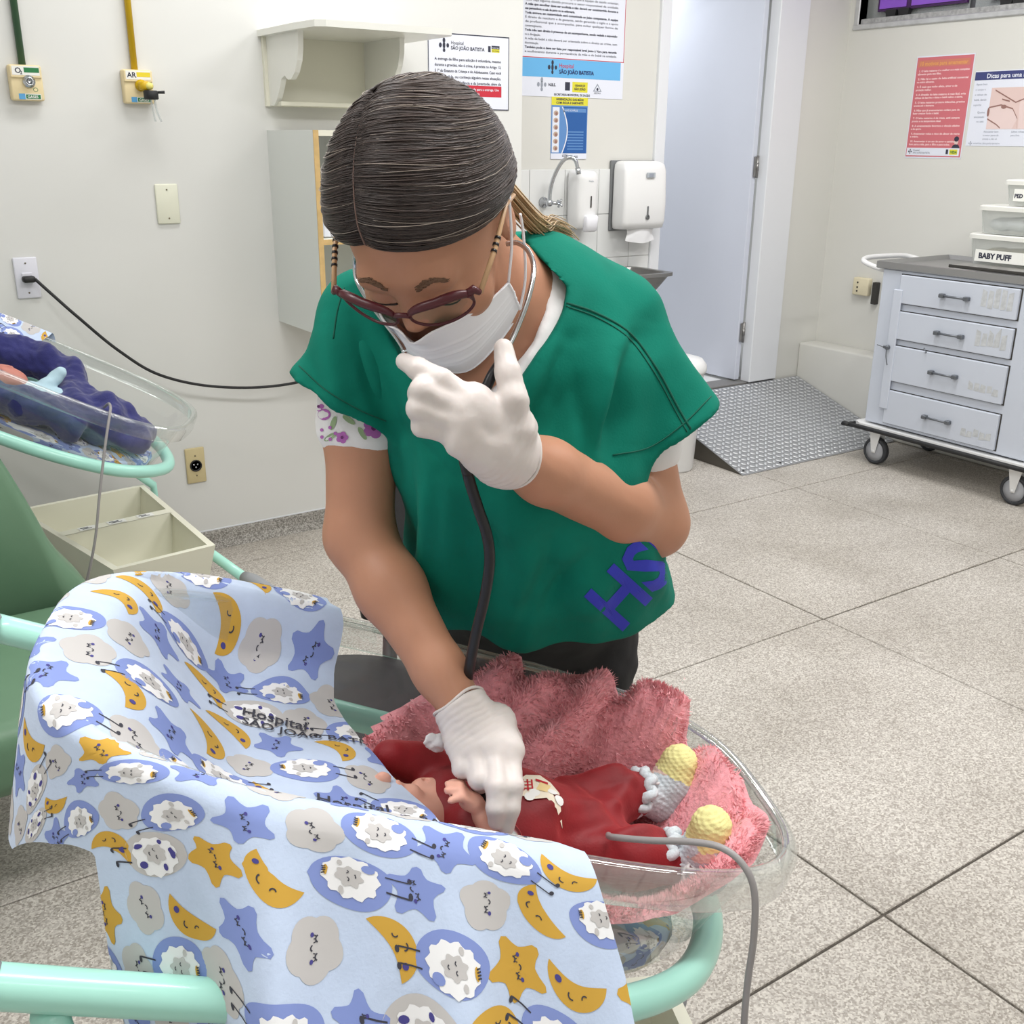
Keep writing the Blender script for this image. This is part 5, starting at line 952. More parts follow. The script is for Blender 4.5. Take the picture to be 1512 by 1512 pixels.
def folds(v):
    n = 0; q = np.stack([(v-EYE)@CR, (v-EYE)@CD, (v-EYE)@_f], -1); x = 756+1544.5*q[:, 0]/q[:, 2]; y = 756+1544.5*q[:, 1]/q[:, 2]; o = np.zeros(len(v))
    for x0, y0, x1, y1, wd, dp in ((885, 660, 935, 500, 8, -.005), (840, 500, 772, 650, 9, -.0045), (868, 690, 850, 560, 8, -.003), (650, 700, 640, 870, 9, -.004), (735, 760, 705, 910, 9, -.004), (815, 800, 760, 940, 9, -.004), (610, 640, 690, 720, 8, -.003), (860, 820, 800, 900, 8, -.0035), (900, 560, 870, 700, 9, .004), (895, 690, 960, 480, 16, -.007), (868, 480, 800, 660, 22, -.006), (905, 520, 840, 690, 20, .006), (830, 520, 760, 640, 16, .004), (940, 520, 930, 660, 16, .005), (590, 640, 600, 860, 16, -.006), (640, 700, 630, 880, 18, .006), (700, 720, 690, 900, 22, -.005), (760, 720, 770, 930, 30, .007), (820, 820, 800, 930, 16, -.004), (850, 800, 870, 920, 22, .006), (930, 840, 900, 930, 14, -.005), (960, 830, 985, 890, 14, .004), (520, 470, 585, 640, 12, -.006), (480, 480, 500, 600, 14, .004), (450, 520, 470, 590, 10, -.003), (620, 640, 760, 800, 14, .003), (690, 830, 860, 770, 16, -.003)):
        dx, dy = x1-x0, y1-y0; t = np.clip(((x-x0)*dx+(y-y0)*dy)/(dx*dx+dy*dy), 0, 1); d2 = (x-x0-t*dx)**2+(y-y0-t*dy)**2; o += dp*np.exp(-d2/(2*wd*wd))*np.sin(PI*(.12+.76*t))
    o += .0028*np.sin((x-600)/23+.8*np.sin(y/70))*sstep(y, 640, 860)*(np.abs(x-790) < 220)
    return np.maximum(2.1*o, -.010)+.003*vnoise(v, 16, 6)+.0009*vnoise(v, 50, 7)
v, f = S.mesh(); v = relax(v, f, 2); v = v+vnormals(v, f)*folds(v)[:, None]
mb = MB(); mb.add(v, f, 0, True)
bv = BVHTree.FromPolygons([Vector(q) for q in v], f.tolist())
def onto(p, off=.0012):
    """drop a point along the view of the chest onto the garment."""
    d = Vector(nrm(np.array(p)-EYE)); h = bv.ray_cast(Vector(EYE), d)
    return np.array(h[0])-np.array(d)*off if h[0] is not None else None
def subdiv(v, f, n):
    tr = []
    for q in f: tr += [[v[q[0]], v[q[i]], v[q[i+1]]] for i in range(1, len(q)-1)]
    tr = np.array(tr)
    for _ in range(n): a, b, c = tr[:, 0], tr[:, 1], tr[:, 2]; ab, bc, ca = (a+b)/2, (b+c)/2, (c+a)/2; tr = np.concatenate([np.stack(z, 1) for z in ((a, ab, ca), (ab, b, bc), (ca, bc, c), (ab, bc, ca))])
    return tr
tv, tf = text_tris('HSJB', 104, 'LEFT', .03); tr = subdiv(tv, tf, 3); ca, sa = math.cos(math.radians(48)), math.sin(math.radians(48))
for q in tr:
    pts = [onto(DP(914+x*ca-y*sa, 934-(x*sa+y*ca), 1.3)) for x, y in q]
    if all(p is not None for p in pts) and np.ptp([np.linalg.norm(p-EYE) for p in pts]) < .03: mb.add(np.array(pts), [[0, 1, 2]], 1, True)
top_o = mb.build('scrub_top', [M_scrub, mat('print_royal_blue', (50, 58, 184), .8)], nurse, fix=False)
def seam(px, name='seam', r=.0013, m=M_seam, D=1.2):
    P = [onto(DP(x, y, D), .0004) for x, y in crv(np.array([(a, b, 0) for a, b in px]), 8)[:, :2]]; P = [p for p in P if p is not None]
    MB().tube(P, r, seg=6).build(name, m, top_o)
seam([(832, 446), (880, 462), (930, 492), (970, 545), (1003, 605), (1030, 650)]); seam([(836, 452), (882, 469), (928, 499), (966, 550), (998, 608), (1024, 655)], r=.0008)
seam([(508, 425), (498, 460), (492, 500)], r=.0008)
seam([(1050, 585), (1010, 625), (960, 660), (905, 672)], r=.0008); seam([(436, 535), (480, 575), (530, 605), (570, 622)], r=.0008)
# ---- white floral undershirt
VP2 = [px3(*q) for q in ((755, 270, 1.2), (760, 340, 1.2), (788, 376, 1.19), (806, 408, 1.16), (800, 452, 1.13), (786, 500, 1.1), (758, 548, 1.07), (718, 592, 1.06), (690, 615, 1.06), (640, 570, 1.07), (600, 500, 1.1), (575, 440, 1.12), (575, 270, 1.2))]
S = garment(.016, .0042, False); S.half(DP(790, 640, 1.2), -UPV); vcut(S, VP2, -.10)
for a, b, r0, r1, cut in ((SL, EL, .045, .052, .54), (SR, ER, .046, .052, .40)):
    c = a+(b-a)*cut; S.chain([a, a+(b-a)*.25, c], [.046, r0, r1], .012)
us = sdf_obj('undershirt', S, M_cotton, nurse, 2, lambda v: .0012*vnoise(v, 40, 9)+.0008*vnoise(v, 90, 3))
# printed flowers on the sleeve in view
M_fl = [mat('print_mauve', (176, 104, 176), .85), mat('print_plum', (110, 50, 110), .85), mat('print_leaf', (150, 172, 132), .85)]
me = us.data; vv = np.array([x.co for x in me.vertices])+np.array(origin(nurse)); bu = BVHTree.FromPolygons([Vector(q) for q in vv], [list(p.vertices) for p in me.polygons]); mb = MB()
def flow(cx, cy, poly, mi, l):
    P = []
    for x, y in poly:
        d = Vector(nrm(DP(cx+x, cy+y, 1)-EYE)); h = bu.ray_cast(Vector(EYE), d)
        if h[0] is None: return
        P.append(np.array(h[0])-np.array(d)*(.0006+.0003*l))
    mb.add(np.array(P+[np.mean(P, 0)]), [[i, (i+1) % len(P), len(P)] for i in range(len(P))], mi, True)
tt = np.linspace(0, 2*PI, 14, endpoint=False)
for cx, cy, r in ((468, 612, 19), (470, 600, 8), (552, 632, 16), (505, 646, 9)):
    for k in range(5): a = k*2*PI/5; flow(cx+r*.55*math.cos(a), cy+r*.55*math.sin(a), [(r*.5*math.cos(q), r*.45*math.sin(q)) for q in tt], 0, 1)
    flow(cx, cy, [(r*.25*math.cos(q), r*.25*math.sin(q)) for q in tt], 1, 3)
for cx, cy, a in ((515, 620, .6), (535, 640, 1.0), (492, 625, 1.9), (488, 645, 2.6), (560, 612, .2)): flow(cx, cy, [(11*math.cos(q)*math.cos(a)-4*math.sin(q)*math.sin(a), 11*math.cos(q)*math.sin(a)+4*math.sin(q)*math.cos(a)) for q in tt], 2, 1)
for k in range(5): a = k*1.25; flow(484+11*math.cos(a), 640+9*math.sin(a), [(2.6*math.cos(q), 2.6*math.sin(q)) for q in tt], 0, 2)
mb.build('flower_print', M_fl, us, fix=False)
# ---- face mask
def mpt(l, k):
    """l -1..1 across, k 0 top..1 bottom."""
    x = l*.072*(1-.10*abs(k-.5)*0); f0 = .108-.004*k-.030*max(0, k-.75)*1.0; f = f0-(f0-.034)*abs(l)**2.2; bump = .012*math.exp(-(l/.16)**2)*math.exp(-(k/.16)**2)
    u = -.037-.106*k-.034*abs(l)**1.5*(1-k)+.022*abs(l)**2*k-.004*math.exp(-(l/.2)**2)*(1-k)
    for c in (.36, .52, .68): f += .0018*math.exp(-((k-c)/.02)**2)-.0012*math.exp(-((k-c-.03)/.015)**2)
    return Hd(x, f+bump+.0012*math.sin(l*9+k*5), u)
fm = thing('face_mask', Hd(0, .11, -.1), 'white pleated face mask worn by the nurse', 'mask'); M_mask = mat('mask_white', (246, 245, 250), .8, bump=.15, bscale=300)
G = np.array([[mpt(l, k) for l in np.linspace(-1, 1, 45)] for k in np.linspace(0, 1, 60)]); mb = MB(); mb.grid(G); G2 = G-hF*.0012; mb.grid(G2[:, ::-1]); mb.build('mask_panel', M_mask, fm, fix=False)
mb = MB().tube([mpt(l, 0)+hF*.0006 for l in np.linspace(-1, 1, 30)], .0013, seg=6).tube([mpt(l, 1)+hF*.0004 for l in np.linspace(-1, 1, 30)], .0012, seg=6)
for s_ in (-1, 1): mb.tube([mpt(s_, k) for k in np.linspace(0, 1, 16)], .0015, seg=6)
mb.build('mask_hem', M_mask, fm)
for s_ in (-1, 1):
    MB().tube(crv([mpt(s_, .03), Hd(s_*.080, .012, -.040), Hd(s_*.084, -.008, -.004), Hd(s_*.082, -.022, -.004)], 8), .0016, seg=6).build('ear_loop', M_mask, fm); MB().tube(crv([mpt(s_, .97), Hd(s_*.080, .012, -.095), Hd(s_*.082, -.014, -.062), Hd(s_*.083, -.022, -.04)], 8), .0016, seg=6).build('ear_loop', M_mask, fm)
# ---- glasses
gl = thing('glasses', Hd(0, .12, -.03), 'dark red cat-eye glasses with striped temples on the nurse', 'glasses')
M_fr = mat('frame_burgundy', (74, 18, 28), .38, coat=.1); M_lens = acrylic('spectacle_lens', (.96, .96, .97), .01, .03); M_tort = mat('temple_horn', (196, 158, 120), .3); M_blk = mat('temple_black', (26, 22, 24), .3)
def gp(x, y, z=0.): return Hd(x, .1105-5.*x*x+.06*y+z, -.0125+y)         # x right, y up in the lens plane
def lens(s_, off=0.):
    t = np.linspace(0, 2*PI, 48, endpoint=False); c, s = np.cos(t), np.sin(t); X = (.0285+off)*np.sign(c)*np.abs(c)**.82; Y = (.0180+off)*np.sign(s)*np.abs(s)**.88; Y = np.where(Y < 0, Y*(1.05-.10*np.abs(X)/.027), Y)+.004*np.clip(X/.0265, 0, 1)*(Y > 0); return [(s_*(.0355+x), y) for x, y in zip(X, Y)]
for s_ in (-1, 1):
    O = lens(s_); P = [gp(x, y) for x, y in O]; MB().tube(P, [.0015+.0030*max(0, y/.018) for x, y in O], seg=8, closed=True).build('lens_rim', M_fr, gl)
    mb = MB(); mb.add(np.array([gp(*q) for q in O]+[gp(s_*.0355, 0)]), [[i, (i+1) % 48, 48] for i in range(48)], 0, True); mb.build('lens', M_lens, gl, fix=False)
    MB().tube([gp(s_*.061, .012), gp(s_*.068, .014), Hd(s_*.0725, .088, -.004)], [.004, .0042, .003], seg=8).build('end_piece', M_fr, gl)
    A_, B_ = Hd(s_*.0725, .088, -.004), Hd(s_*.084, .0, .004); tm = MB().tube([A_, A_+(B_-A_)*.5+hL*s_*.002, B_, Hd(s_*.083, -.024, -.014)], [.0026, .0024, .0022, .002], seg=8).build('temple', M_tort, gl)
    for k in (range(9) if s_ < 0 else (2, 3, 4)):
        c = A_+(B_-A_)*(.30+.075*k)+hL*s_*.0016*math.sin(PI*(.3+.075*k)); 
        if k % 3 != 2 or True: MB().tube([c, c+(B_-A_)*.028], .0031, seg=8).build('black_band', M_blk, tm)
mb = MB().tube(crv([gp(-.0085, .004), gp(-.004, .0075, .001), gp(.004, .0075, .001), gp(.0085, .004)], 5), .0026, seg=8); mb.build('bridge', M_fr, gl)
# ---- stethoscope
st = thing('stethoscope', DP(715, 800, 1.03), 'black stethoscope with steel ear tubes hanging from the nurse over the crib', 'stethoscope'); M_tub = mat('black_tubing', (26, 25, 28), .35)
MB().tube(crv([DP(748, 360, 1.03), DP(765, 359, 1.025), DP(781, 372, 1.015), DP(788, 398, 1.0), DP(780, 440, .985), DP(762, 488, .972), DP(745, 522, .965), DP(729, 548, .958)], 8), .0026, seg=10).build('ear_tube', M_chrome, st)
MB().tube(crv([Hd(-.078, -.005, -.03), Hd(-.10, .02, -.09), DP(590, 505, .985), DP(598, 523, .972), DP(622, 540, .966), DP(660, 556, .962)], 8), .0026, seg=10).build('ear_tube', M_chrome, st)
MB().tube(crv([DP(734, 538, .962), DP(727, 552, .958), DP(718, 572, .957), DP(708, 590, .962), DP(695, 620, .97), DP(684, 665, .99), DP(690, 700, 1.0)], 8), [*np.linspace(.0036, .0052, 12), *np.full(37, .0052)], seg=10).build('yoke_tube', M_tub, st)
MB().tube(crv([DP(655, 553, .963), DP(675, 575, .96), DP(692, 610, .966)], 8), .004, seg=10).build('yoke_tube', M_tub, st)
MB().tube(crv([DP(684, 665, .99), DP(692, 705, 1.005), DP(706, 750, 1.02), DP(719, 790, 1.03), DP(723, 830, 1.045), DP(716, 880, 1.06), DP(704, 930, 1.075), DP(694, 980, 1.09), DP(688, 1030, 1.12), DP(692, 1090, 1.12), DP(705, 1150, 1.11), DP(722, 1200, 1.078), DP(736, 1218, 1.062)], 8), .0056, seg=12).build('tubing', M_tub, st)
P_ = DP(742, 1226, 1.068); mb = MB(); mb.lathe([(.0, -.006), (.018, -.006), (.02, -.003), (.02, .001), (.012, .004), (.006, .008), (0.0, .009)], (0, 0, 0), 24); mb.v[-1] = mb.v[-1]@np.stack([K1.a, K1.b, K1.n])+P_; mb.build('chest_piece', M_chrome, st)
# ================================================================== BLACK OFFICE CHAIR behind the nurse
t = thing('office_chair', (.75, 1.75, 0), 'black office chair behind the nurse', 'chair'); M_cb = mat('black_vinyl', (46, 44, 46), .5, var=.1, vscale=30)
c0 = np.array([.69, 1.56, 0]); mb = MB(); mb.lathe([(.001, .455), (.19, .455), (.205, .47), (.205, .49), (.19, .503), (.15, .508), (.001, .508)], c0, 40); mb.build('seat', M_cb, t)
MB().lathe([(.028, .09), (.028, .30), (.02, .30), (.02, .455)], c0, 18).build('gas_column', M_steel, t)
for k in range(5):
    a = k*2*PI/5+.3; d = np.array([math.cos(a), math.sin(a), 0]); MB().tube([c0+UPV*.10, c0+d*.25+UPV*.075], [.024, .014], seg=10).build('base_arm', M_black, t); MB().tube([c0+d*.25+UPV*.025-np.array([-d[1], d[0], 0])*.012, c0+d*.25+UPV*.025+np.array([-d[1], d[0], 0])*.012], .025, seg=16).build('caster', M_black, t)
bd = nrm(np.array([.80, .60, 0])); bs = np.array([-bd[1], bd[0], 0]); R = []
for k in np.linspace(0, 1, 9):
    z = .58+.36*k; hw = .135*math.sin(PI*(.22+.56*k))**.5; o = c0+RT*.055+bd*(.185+.05*k)+UPV*z; tq = np.arange(24)*2*PI/24; R.append([o+bs*hw*np.sign(math.cos(q))*abs(math.cos(q))**.5+bd*.022*np.sign(math.sin(q))*abs(math.sin(q))**.5 for q in tq])
MB().loft(R, 0, True).build('backrest', M_cb, t)
MB().tube([c0+bd*.10+UPV*.452, c0+bd*.20+UPV*.47, c0+bd*.225+UPV*.66], .015, seg=10).build('back_post', M_black, t)
# ================================================================== IN THE FOREGROUND CRIB
class Surf(Drape):
    def __init__(s, G, p, q, flip=False):
        s.G = G; s.nt, s.ns = G.shape[:2]; s.p0, s.p1 = (lambda x: p[0]), (lambda x: p[1]); s.q0, s.q1 = q
        N = np.cross(np.gradient(G, axis=1), np.gradient(G, axis=0)); s.N = N/(np.linalg.norm(N, axis=-1)[..., None]+1e-12)*(-1 if flip else 1); s.ql = s.qa = np.linspace(q[0], q[1], s.nt)
def unit_ring(n): t = np.arange(n)*2*PI/n-PI; c, s = np.cos(t), np.sin(t); e = 2/RN; return np.sign(c)*abs(c)**e, np.sign(s)*abs(s)**e
def fitted_sheet(K, lab, seed):
    cx, sx = unit_ring(121); cx[-1], sx[-1] = cx[0], sx[0]; P = [(.093, -.204), (.080, -.19), (.0765, -.165), (.083, -.1535), (.12, -.1485), (.16, -.1485)]; n = 5; R = []
    for a, b in zip(P[:-1], P[1:]): R += [tuple(np.array(a)+(np.array(b)-np.array(a))*k/n) for k in range(n)]
    G = np.array([np.stack([(RL/2-o)*cx, (RW/2-o)*sx, np.full(121, w_)+.0015*np.sin(np.arange(121)*.9)*(w_ > -.16)], 1) for o, w_ in R]); G = K(G.reshape(-1, 3)).reshape(len(R), 121, 3)
    D = Surf(G, (-.75, .75), (-.06, .10)); c = D.G.reshape(-1, 3).mean(0)
    if ((D.G-c)*D.N).sum() < 0: D.N = -D.N
    mb = MB(); mb.grid(D.G, 0); mb.loft([G[-1][:-1], K(np.stack([(RL/2-.3)*cx[:-1], (RW/2-.2)*sx[:-1], np.full(120, -.1485)], 1))], 0, True, True); print_cloth(mb, D, seed, .05); return tag(mb.build('fitted_sheet', M_cl, fix=False), lab, 'sheet')
fitted_sheet(K1, 'pale blue printed sheet on the mattress of the foreground crib', 12); fitted_sheet(K2, 'pale blue printed sheet on the mattress of the crib by the left wall', 14)
# ---- pink plush blanket
def gs(x, c, s_): return np.exp(-((x-c)/s_)**2)
def plush_w(u, v):
    kk = (np.abs(u/(RL/2-.05))**RN+np.abs(v/(RW/2-.05))**RN)**(1/RN); far = sstep(v, -.02, .10); ft = sstep(u, .16, .30)*sstep(v, -.17, -.06); gap = 1-sstep(u, .19, .27)*(1-sstep(v, .075, .125))
    al = u*.9-v*.9
    rp_ = 1+.13*np.sin(al*52+.5)+.08*np.sin(al*97+2); e1_ = 1-np.clip(kk, 0, 1.0)
    w_ = -.140+np.maximum(far*gap*(.085+.065*sstep(u, .0, .17))*rp_*np.exp(-(e1_/(.27+.05*np.sin(al*33)))**2), ft*.142*(.7+.3*rp_)*np.exp(-((e1_-.02)/.085)**2))+.045*gs(v, -.135, .03)
    w_ += .030*gs(v, .085+.05*np.sin(u*14+1), .03)*sstep(u, .0, .1)*(1-sstep(u, .26, .32))+.02*gs(v-.6*u, -.06, .018)*sstep(v, .02, .08)+.022*gs(v-.5*u, .02, .016)*sstep(v, .05, .1)-.018*gs(v-.9*u, -.13, .012)*sstep(v, .03, .08)
    w_ += .016*np.sin(u*34+v*20+1.3)*sstep(v, .06, .13)+.012*np.sin(u*61-v*33)*sstep(v, .03, .12)+.012*np.sin(v*48+.6)*gs(u, .33, .05)
    return np.minimum(w_, .034)
nr, na = 70, 220; cx, sx = unit_ring(na+1); cx[-1], sx[-1] = cx[0], sx[0]; rho = np.linspace(0, 1, nr)[:, None]; off = np.full((nr, na+1), .07)
for _ in range(4):
    u = rho*(RL/2-off)*cx; v = rho*(RW/2-off)*sx; w_ = plush_w(u, v); off = np.where(rho > .2, .024+np.clip(-.004-w_, 0, .2)*.27+.004, .06)+0*w_
w_ += (.004*vnoise(np.stack([u, v, 0*u], -1).reshape(-1, 3), 45, 2)+.002*vnoise(np.stack([u, v, 0*u], -1).reshape(-1, 3), 110, 3)).reshape(u.shape)
keep = u > -.085-.02*np.sin(v*30)+.35*np.maximum(v-.07, 0); GP = K1(np.stack([u, v, w_], -1).reshape(-1, 3)).reshape(nr, na+1, 3); mb = MB(); mb.grid(GP, 0, True); ok = keep.reshape(-1); mb.f = [q for q in mb.f if all(ok[i] for i in q)]; mb.m = [0]*len(mb.f); mb.sm = [True]*len(mb.f)
M_pk = mat('plush_pink', (236, 156, 164), .95, var=.14, vscale=45, bump=.9, bscale=170, sheen=.4, bdist=.004); M_pk2 = mat('plush_pile_pink', (240, 170, 176), .9, var=.16, vscale=60, sheen=.3)
bl = mb.build('plush_blanket', M_pk, fix=False); tag(bl, 'pink plush blanket lining the foreground crib around the baby', 'blanket')
rs = np.random.RandomState(11); n = 60000; i = rs.rand(n)**.55*(nr-2); j = rs.rand(n)*(na-1); i0, j0 = i.astype(int), j.astype(int); P = GP[i0, j0]+(GP[i0+1, j0]-GP[i0, j0])*(i-i0)[:, None]+(GP[i0, j0+1]-GP[i0, j0])*(j-j0)[:, None]
N = np.cross(GP[i0, j0+1]-GP[i0, j0], GP[i0+1, j0]-GP[i0, j0]); N /= np.linalg.norm(N, axis=1)[:, None]+1e-12; N *= np.sign(N@K1.n)[:, None]
swirl = np.stack([vnoise(P, 30, 1), vnoise(P, 30, 2), vnoise(P, 30, 3)], 1); d = N*.7+swirl*.9+rs.randn(n, 3)*.25; d /= np.linalg.norm(d, axis=1)[:, None]; sd = np.cross(d, rs.randn(n, 3)); sd /= np.linalg.norm(sd, axis=1)[:, None]; Ln = (.0065+.003*rs.rand(n))[:, None]; wd = .0007
V = np.stack([P-sd*wd-N*.001, P+sd*wd-N*.001, P+d*Ln*.6+sd*wd*.9, P+d*Ln*.6-sd*wd*.9, P+d*Ln-N*.0015*0], 1); ok2 = ok.reshape(nr, na+1)[i0, j0] & ok.reshape(nr, na+1)[i0, (j0+2) % na] & ok.reshape(nr, na+1)[i0, (j0-2) % na] & ((u[i0, j0] > -.02) | (rho[i0, 0] < .92)); V = V[ok2]; m = len(V); b = (np.arange(m)*5)[:, None]
mb = MB(); mb.add(V.reshape(-1, 3), np.concatenate([b+0, b+1, b+2, b+3], 1).tolist()+np.concatenate([b+3, b+2, b+4], 1).tolist(), 0, True); tag(mb.build('pile', M_pk2, bl, fix=False), kind='stuff')
mb = MB(K1); wt_ = float(plush_w(np.array([.105]), np.array([.10]))[0])+.012; mb.box((.090, .088, wt_), (.122, .112, wt_+.005), bev=.0015); mb.build('care_tag', M_cotton, bl)
# ---- baby
bc = K1.P(.1, 0, -.14); baby = thing('person', bc, 'newborn baby lying in the foreground crib in a red velvet suit and knitted booties', 'person')
M_bskin = mat('baby_skin', (226, 170, 150), .5, var=.04, vscale=30, sss=.15, bump=.06, bscale=300); M_vel = mat('red_velvet', (128, 9, 21), .6, var=.2, vscale=24, bump=.3, bscale=380, sheen=.6); M_vel.node_tree.nodes['Principled BSDF'].inputs['Sheen Tint'].default_value = (.9, .2, .2, 1)
def kp(*q): return K1.P(*q)
KA = np.stack([K1.a, K1.b, K1.n])
lo = K1(np.array([[x, y, z] for x in (-.14, .36) for y in (-.16, .14) for z in (-.16, .03)])); S = SDF(lo.min(0), lo.max(0), .0026)
S.ell(kp(-.072, -.022, -.112), (.056, .045, .042), KA, .01).ell(kp(-.034, -.03, -.098), (.03, .03, .024), KA, .012).ell(kp(-.006, .0, -.086), (.012, .007, .012), KA, .003).ell(kp(-.004, .0, -.080), (.006, .006, .008), KA, .002, '-').ell(kp(-.008, -.034, -.10), (.028, .024, .022), KA, .012)
for sv in (-1, 1): S.ell(kp(-.074, -.026+sv*.018, -.072), (.006, .009, .004), KA, .003)
S.ell(kp(-.058, -.026, -.068), (.009, .006, .007), KA, .004).ell(kp(-.04, -.026, -.074), (.005, .010, .005), KA, .003).ell(kp(-.022, -.026, -.080), (.010, .012, .010), KA, .006)
S.chain([kp(-.02, -.02, -.11), kp(.03, -.005, -.108)], [.024, .03], .012).ecap(kp(.03, 0, -.108), kp(.2, .008, -.112), (.05, .036), (.052, .038), K1.b, .02)
for a, b, c in ((kp(.2, .035, -.108), kp(.25, .052, -.082), kp(.285, .052, -.072)), (kp(.2, -.025, -.110), kp(.25, -.045, -.095), kp(.29, -.045, -.09))): S.chain([a, b, c], [.03, .022, .015], .012)
sh, el, wr_ = kp(.045, -.05, -.09), kp(.076, -.094, -.082), kp(.037, -.087, -.052); S.chain([sh, el], [.022, .017], .01).chain([el, el+(wr_-el)*.5, wr_], [.0155, .0155, .0115], .006)
S.chain([kp(.035, .04, -.093), kp(-.008, .05, -.09), kp(-.045, .042, -.082)], [.02, .016, .013], .01)
hp = kp(.0215, -.083, -.041); S.ell(hp, (.014, .012, .010), KA, .006)
for k, (dv, q, r1) in enumerate(((.010, (.000, -.066, -.034), 1), (.004, (-.0065, -.075, -.031), 1), (-.003, (-.008, -.084, -.033), 1), (-.009, (-.004, -.093, -.038), .9))):
    b_ = kp(.016, -.083+dv*.8, -.037); t_ = kp(*q); mdl = (b_+t_)/2+K1.n*.005; S.chain([b_, mdl, t_], [.0052*r1, .0048*r1, .0042*r1], .002)
S.chain([kp(.025, -.074, -.043), kp(.015, -.064, -.044), kp(.007, -.063, -.042)], [.0055, .005, .0042], .003)
sdf_obj('body', S, M_bskin, baby, 1)
S = SDF(lo.min(0), lo.max(0), .003)
S.ecap(kp(.035, .0, -.105), kp(.12, -.002, -.105), (.056, .044), (.060, .050), K1.b, .02).ecap(kp(.12, -.002, -.105), kp(.205, .01, -.108), (.060, .050), (.062, .044), K1.b, .02)
for a, b, c in ((kp(.2, .035, -.103), kp(.24, .05, -.08), kp(.268, .05, -.070)), (kp(.2, -.025, -.108), kp(.245, -.042, -.096), kp(.282, -.045, -.09))): S.chain([a, b, c], [.042, .034, .027], .014)
S.chain([sh, sh+(el-sh)*.7], [.029, .025], .01).chain([kp(.035, .04, -.09), kp(-.008, .05, -.088), kp(-.04, .042, -.080)], [.026, .023, .020], .012)
def vel_fold(v):
    q = np.stack([(v-K1.c)@K1.a, (v-K1.c)@K1.b], -1); x, y = q[:, 0], q[:, 1]; o = np.zeros(len(v))
    for x0, y0, x1, y1, wd, dp in ((.13, -.03, .22, .01, .007, .005), (.15, -.05, .24, -.02, .007, -.005), (.19, .03, .25, .03, .006, -.004), (.20, .02, .23, -.02, .007, -.005), (.17, .05, .24, .06, .006, .004), (.21, -.05, .27, -.03, .006, .005), (.06, .03, .12, .045, .008, .004), (.22, .0, .25, .04, .006, .004)):
        dx, dy = x1-x0, y1-y0; t = np.clip(((x-x0)*dx+(y-y0)*dy)/(dx*dx+dy*dy), 0, 1); o += dp*np.exp(-((x-x0-t*dx)**2+(y-y0-t*dy)**2)/(2*wd*wd))
    return o+.0016*vnoise(v, 55, 5)+.002*vnoise(v, 24, 6)
vS, fS = S.mesh(); vS = relax(vS, fS, 2); vS = vS+vnormals(vS, fS)*vel_fold(vS)[:, None]; mb = MB(); mb.add(vS, fS, 0, True); suit = mb.build('velvet_suit', M_vel, baby, fix=False)
bv2 = BVHTree.FromPolygons([Vector(q) for q in vS], fS.tolist())
def on2(u, v_, off): h = bv2.ray_cast(Vector(kp(u, v_, .1)), Vector(-K1.n)); return np.array(h[0])+K1.n*off if h[0] is not None else None
mb = MB()
def patch(poly, mi, l, n=3):
    c = np.mean(poly, 0); vv_, ff = fan(poly, c, n); P = [on2(x, y, .0012+.0005*l) for x, y in vv_]
    if all(p is not None for p in P): mb.add(np.array(P), ff, mi, True)
cp = lambda x, y: (.118+x, -.015+y)
patch([cp(*q) for q in ((-.022, -.012), (-.024, .010), (-.012, .022), (.006, .026), (.016, .014), (.022, -.004), (.030, -.028), (.016, -.024), (.004, -.016), (-.010, -.016))], 0, 1)
patch([cp(*q) for q in ((-.004, .010), (.010, .006), (.011, .010), (-.003, .014))], 1, 3); patch([cp(*q) for q in ((-.006, -.004), (.006, -.008), (.014, .006), (.002, .010))], 2, 2)
for k in range(3): patch([cp(-.021+k*.005, -.006), cp(-.019+k*.005, -.006), cp(-.017+k*.005, .012), cp(-.019+k*.005, .012)], 1, 2, 1); patch([cp(-.023, -.004+k*.005), cp(-.010, -.003+k*.005), cp(-.010, -.0015+k*.005), cp(-.023, -.0025+k*.005)], 1, 2, 1)
for cx_, cy_ in ((-.008, -.008), (.013, -.006), (.019, -.016), (-.014, -.013)): patch([cp(cx_+.006*math.cos(q), cy_+.005*math.sin(q)) for q in np.linspace(0, 2*PI, 12, endpoint=False)], 3, 2, 2)
mb.build('applique', [mat('applique_cream', (238, 226, 206), .85), mat('applique_red', (190, 40, 50), .85), mat('applique_yellow', (236, 208, 150), .85), mat('applique_white', (240, 238, 236), .85)], suit, fix=False)
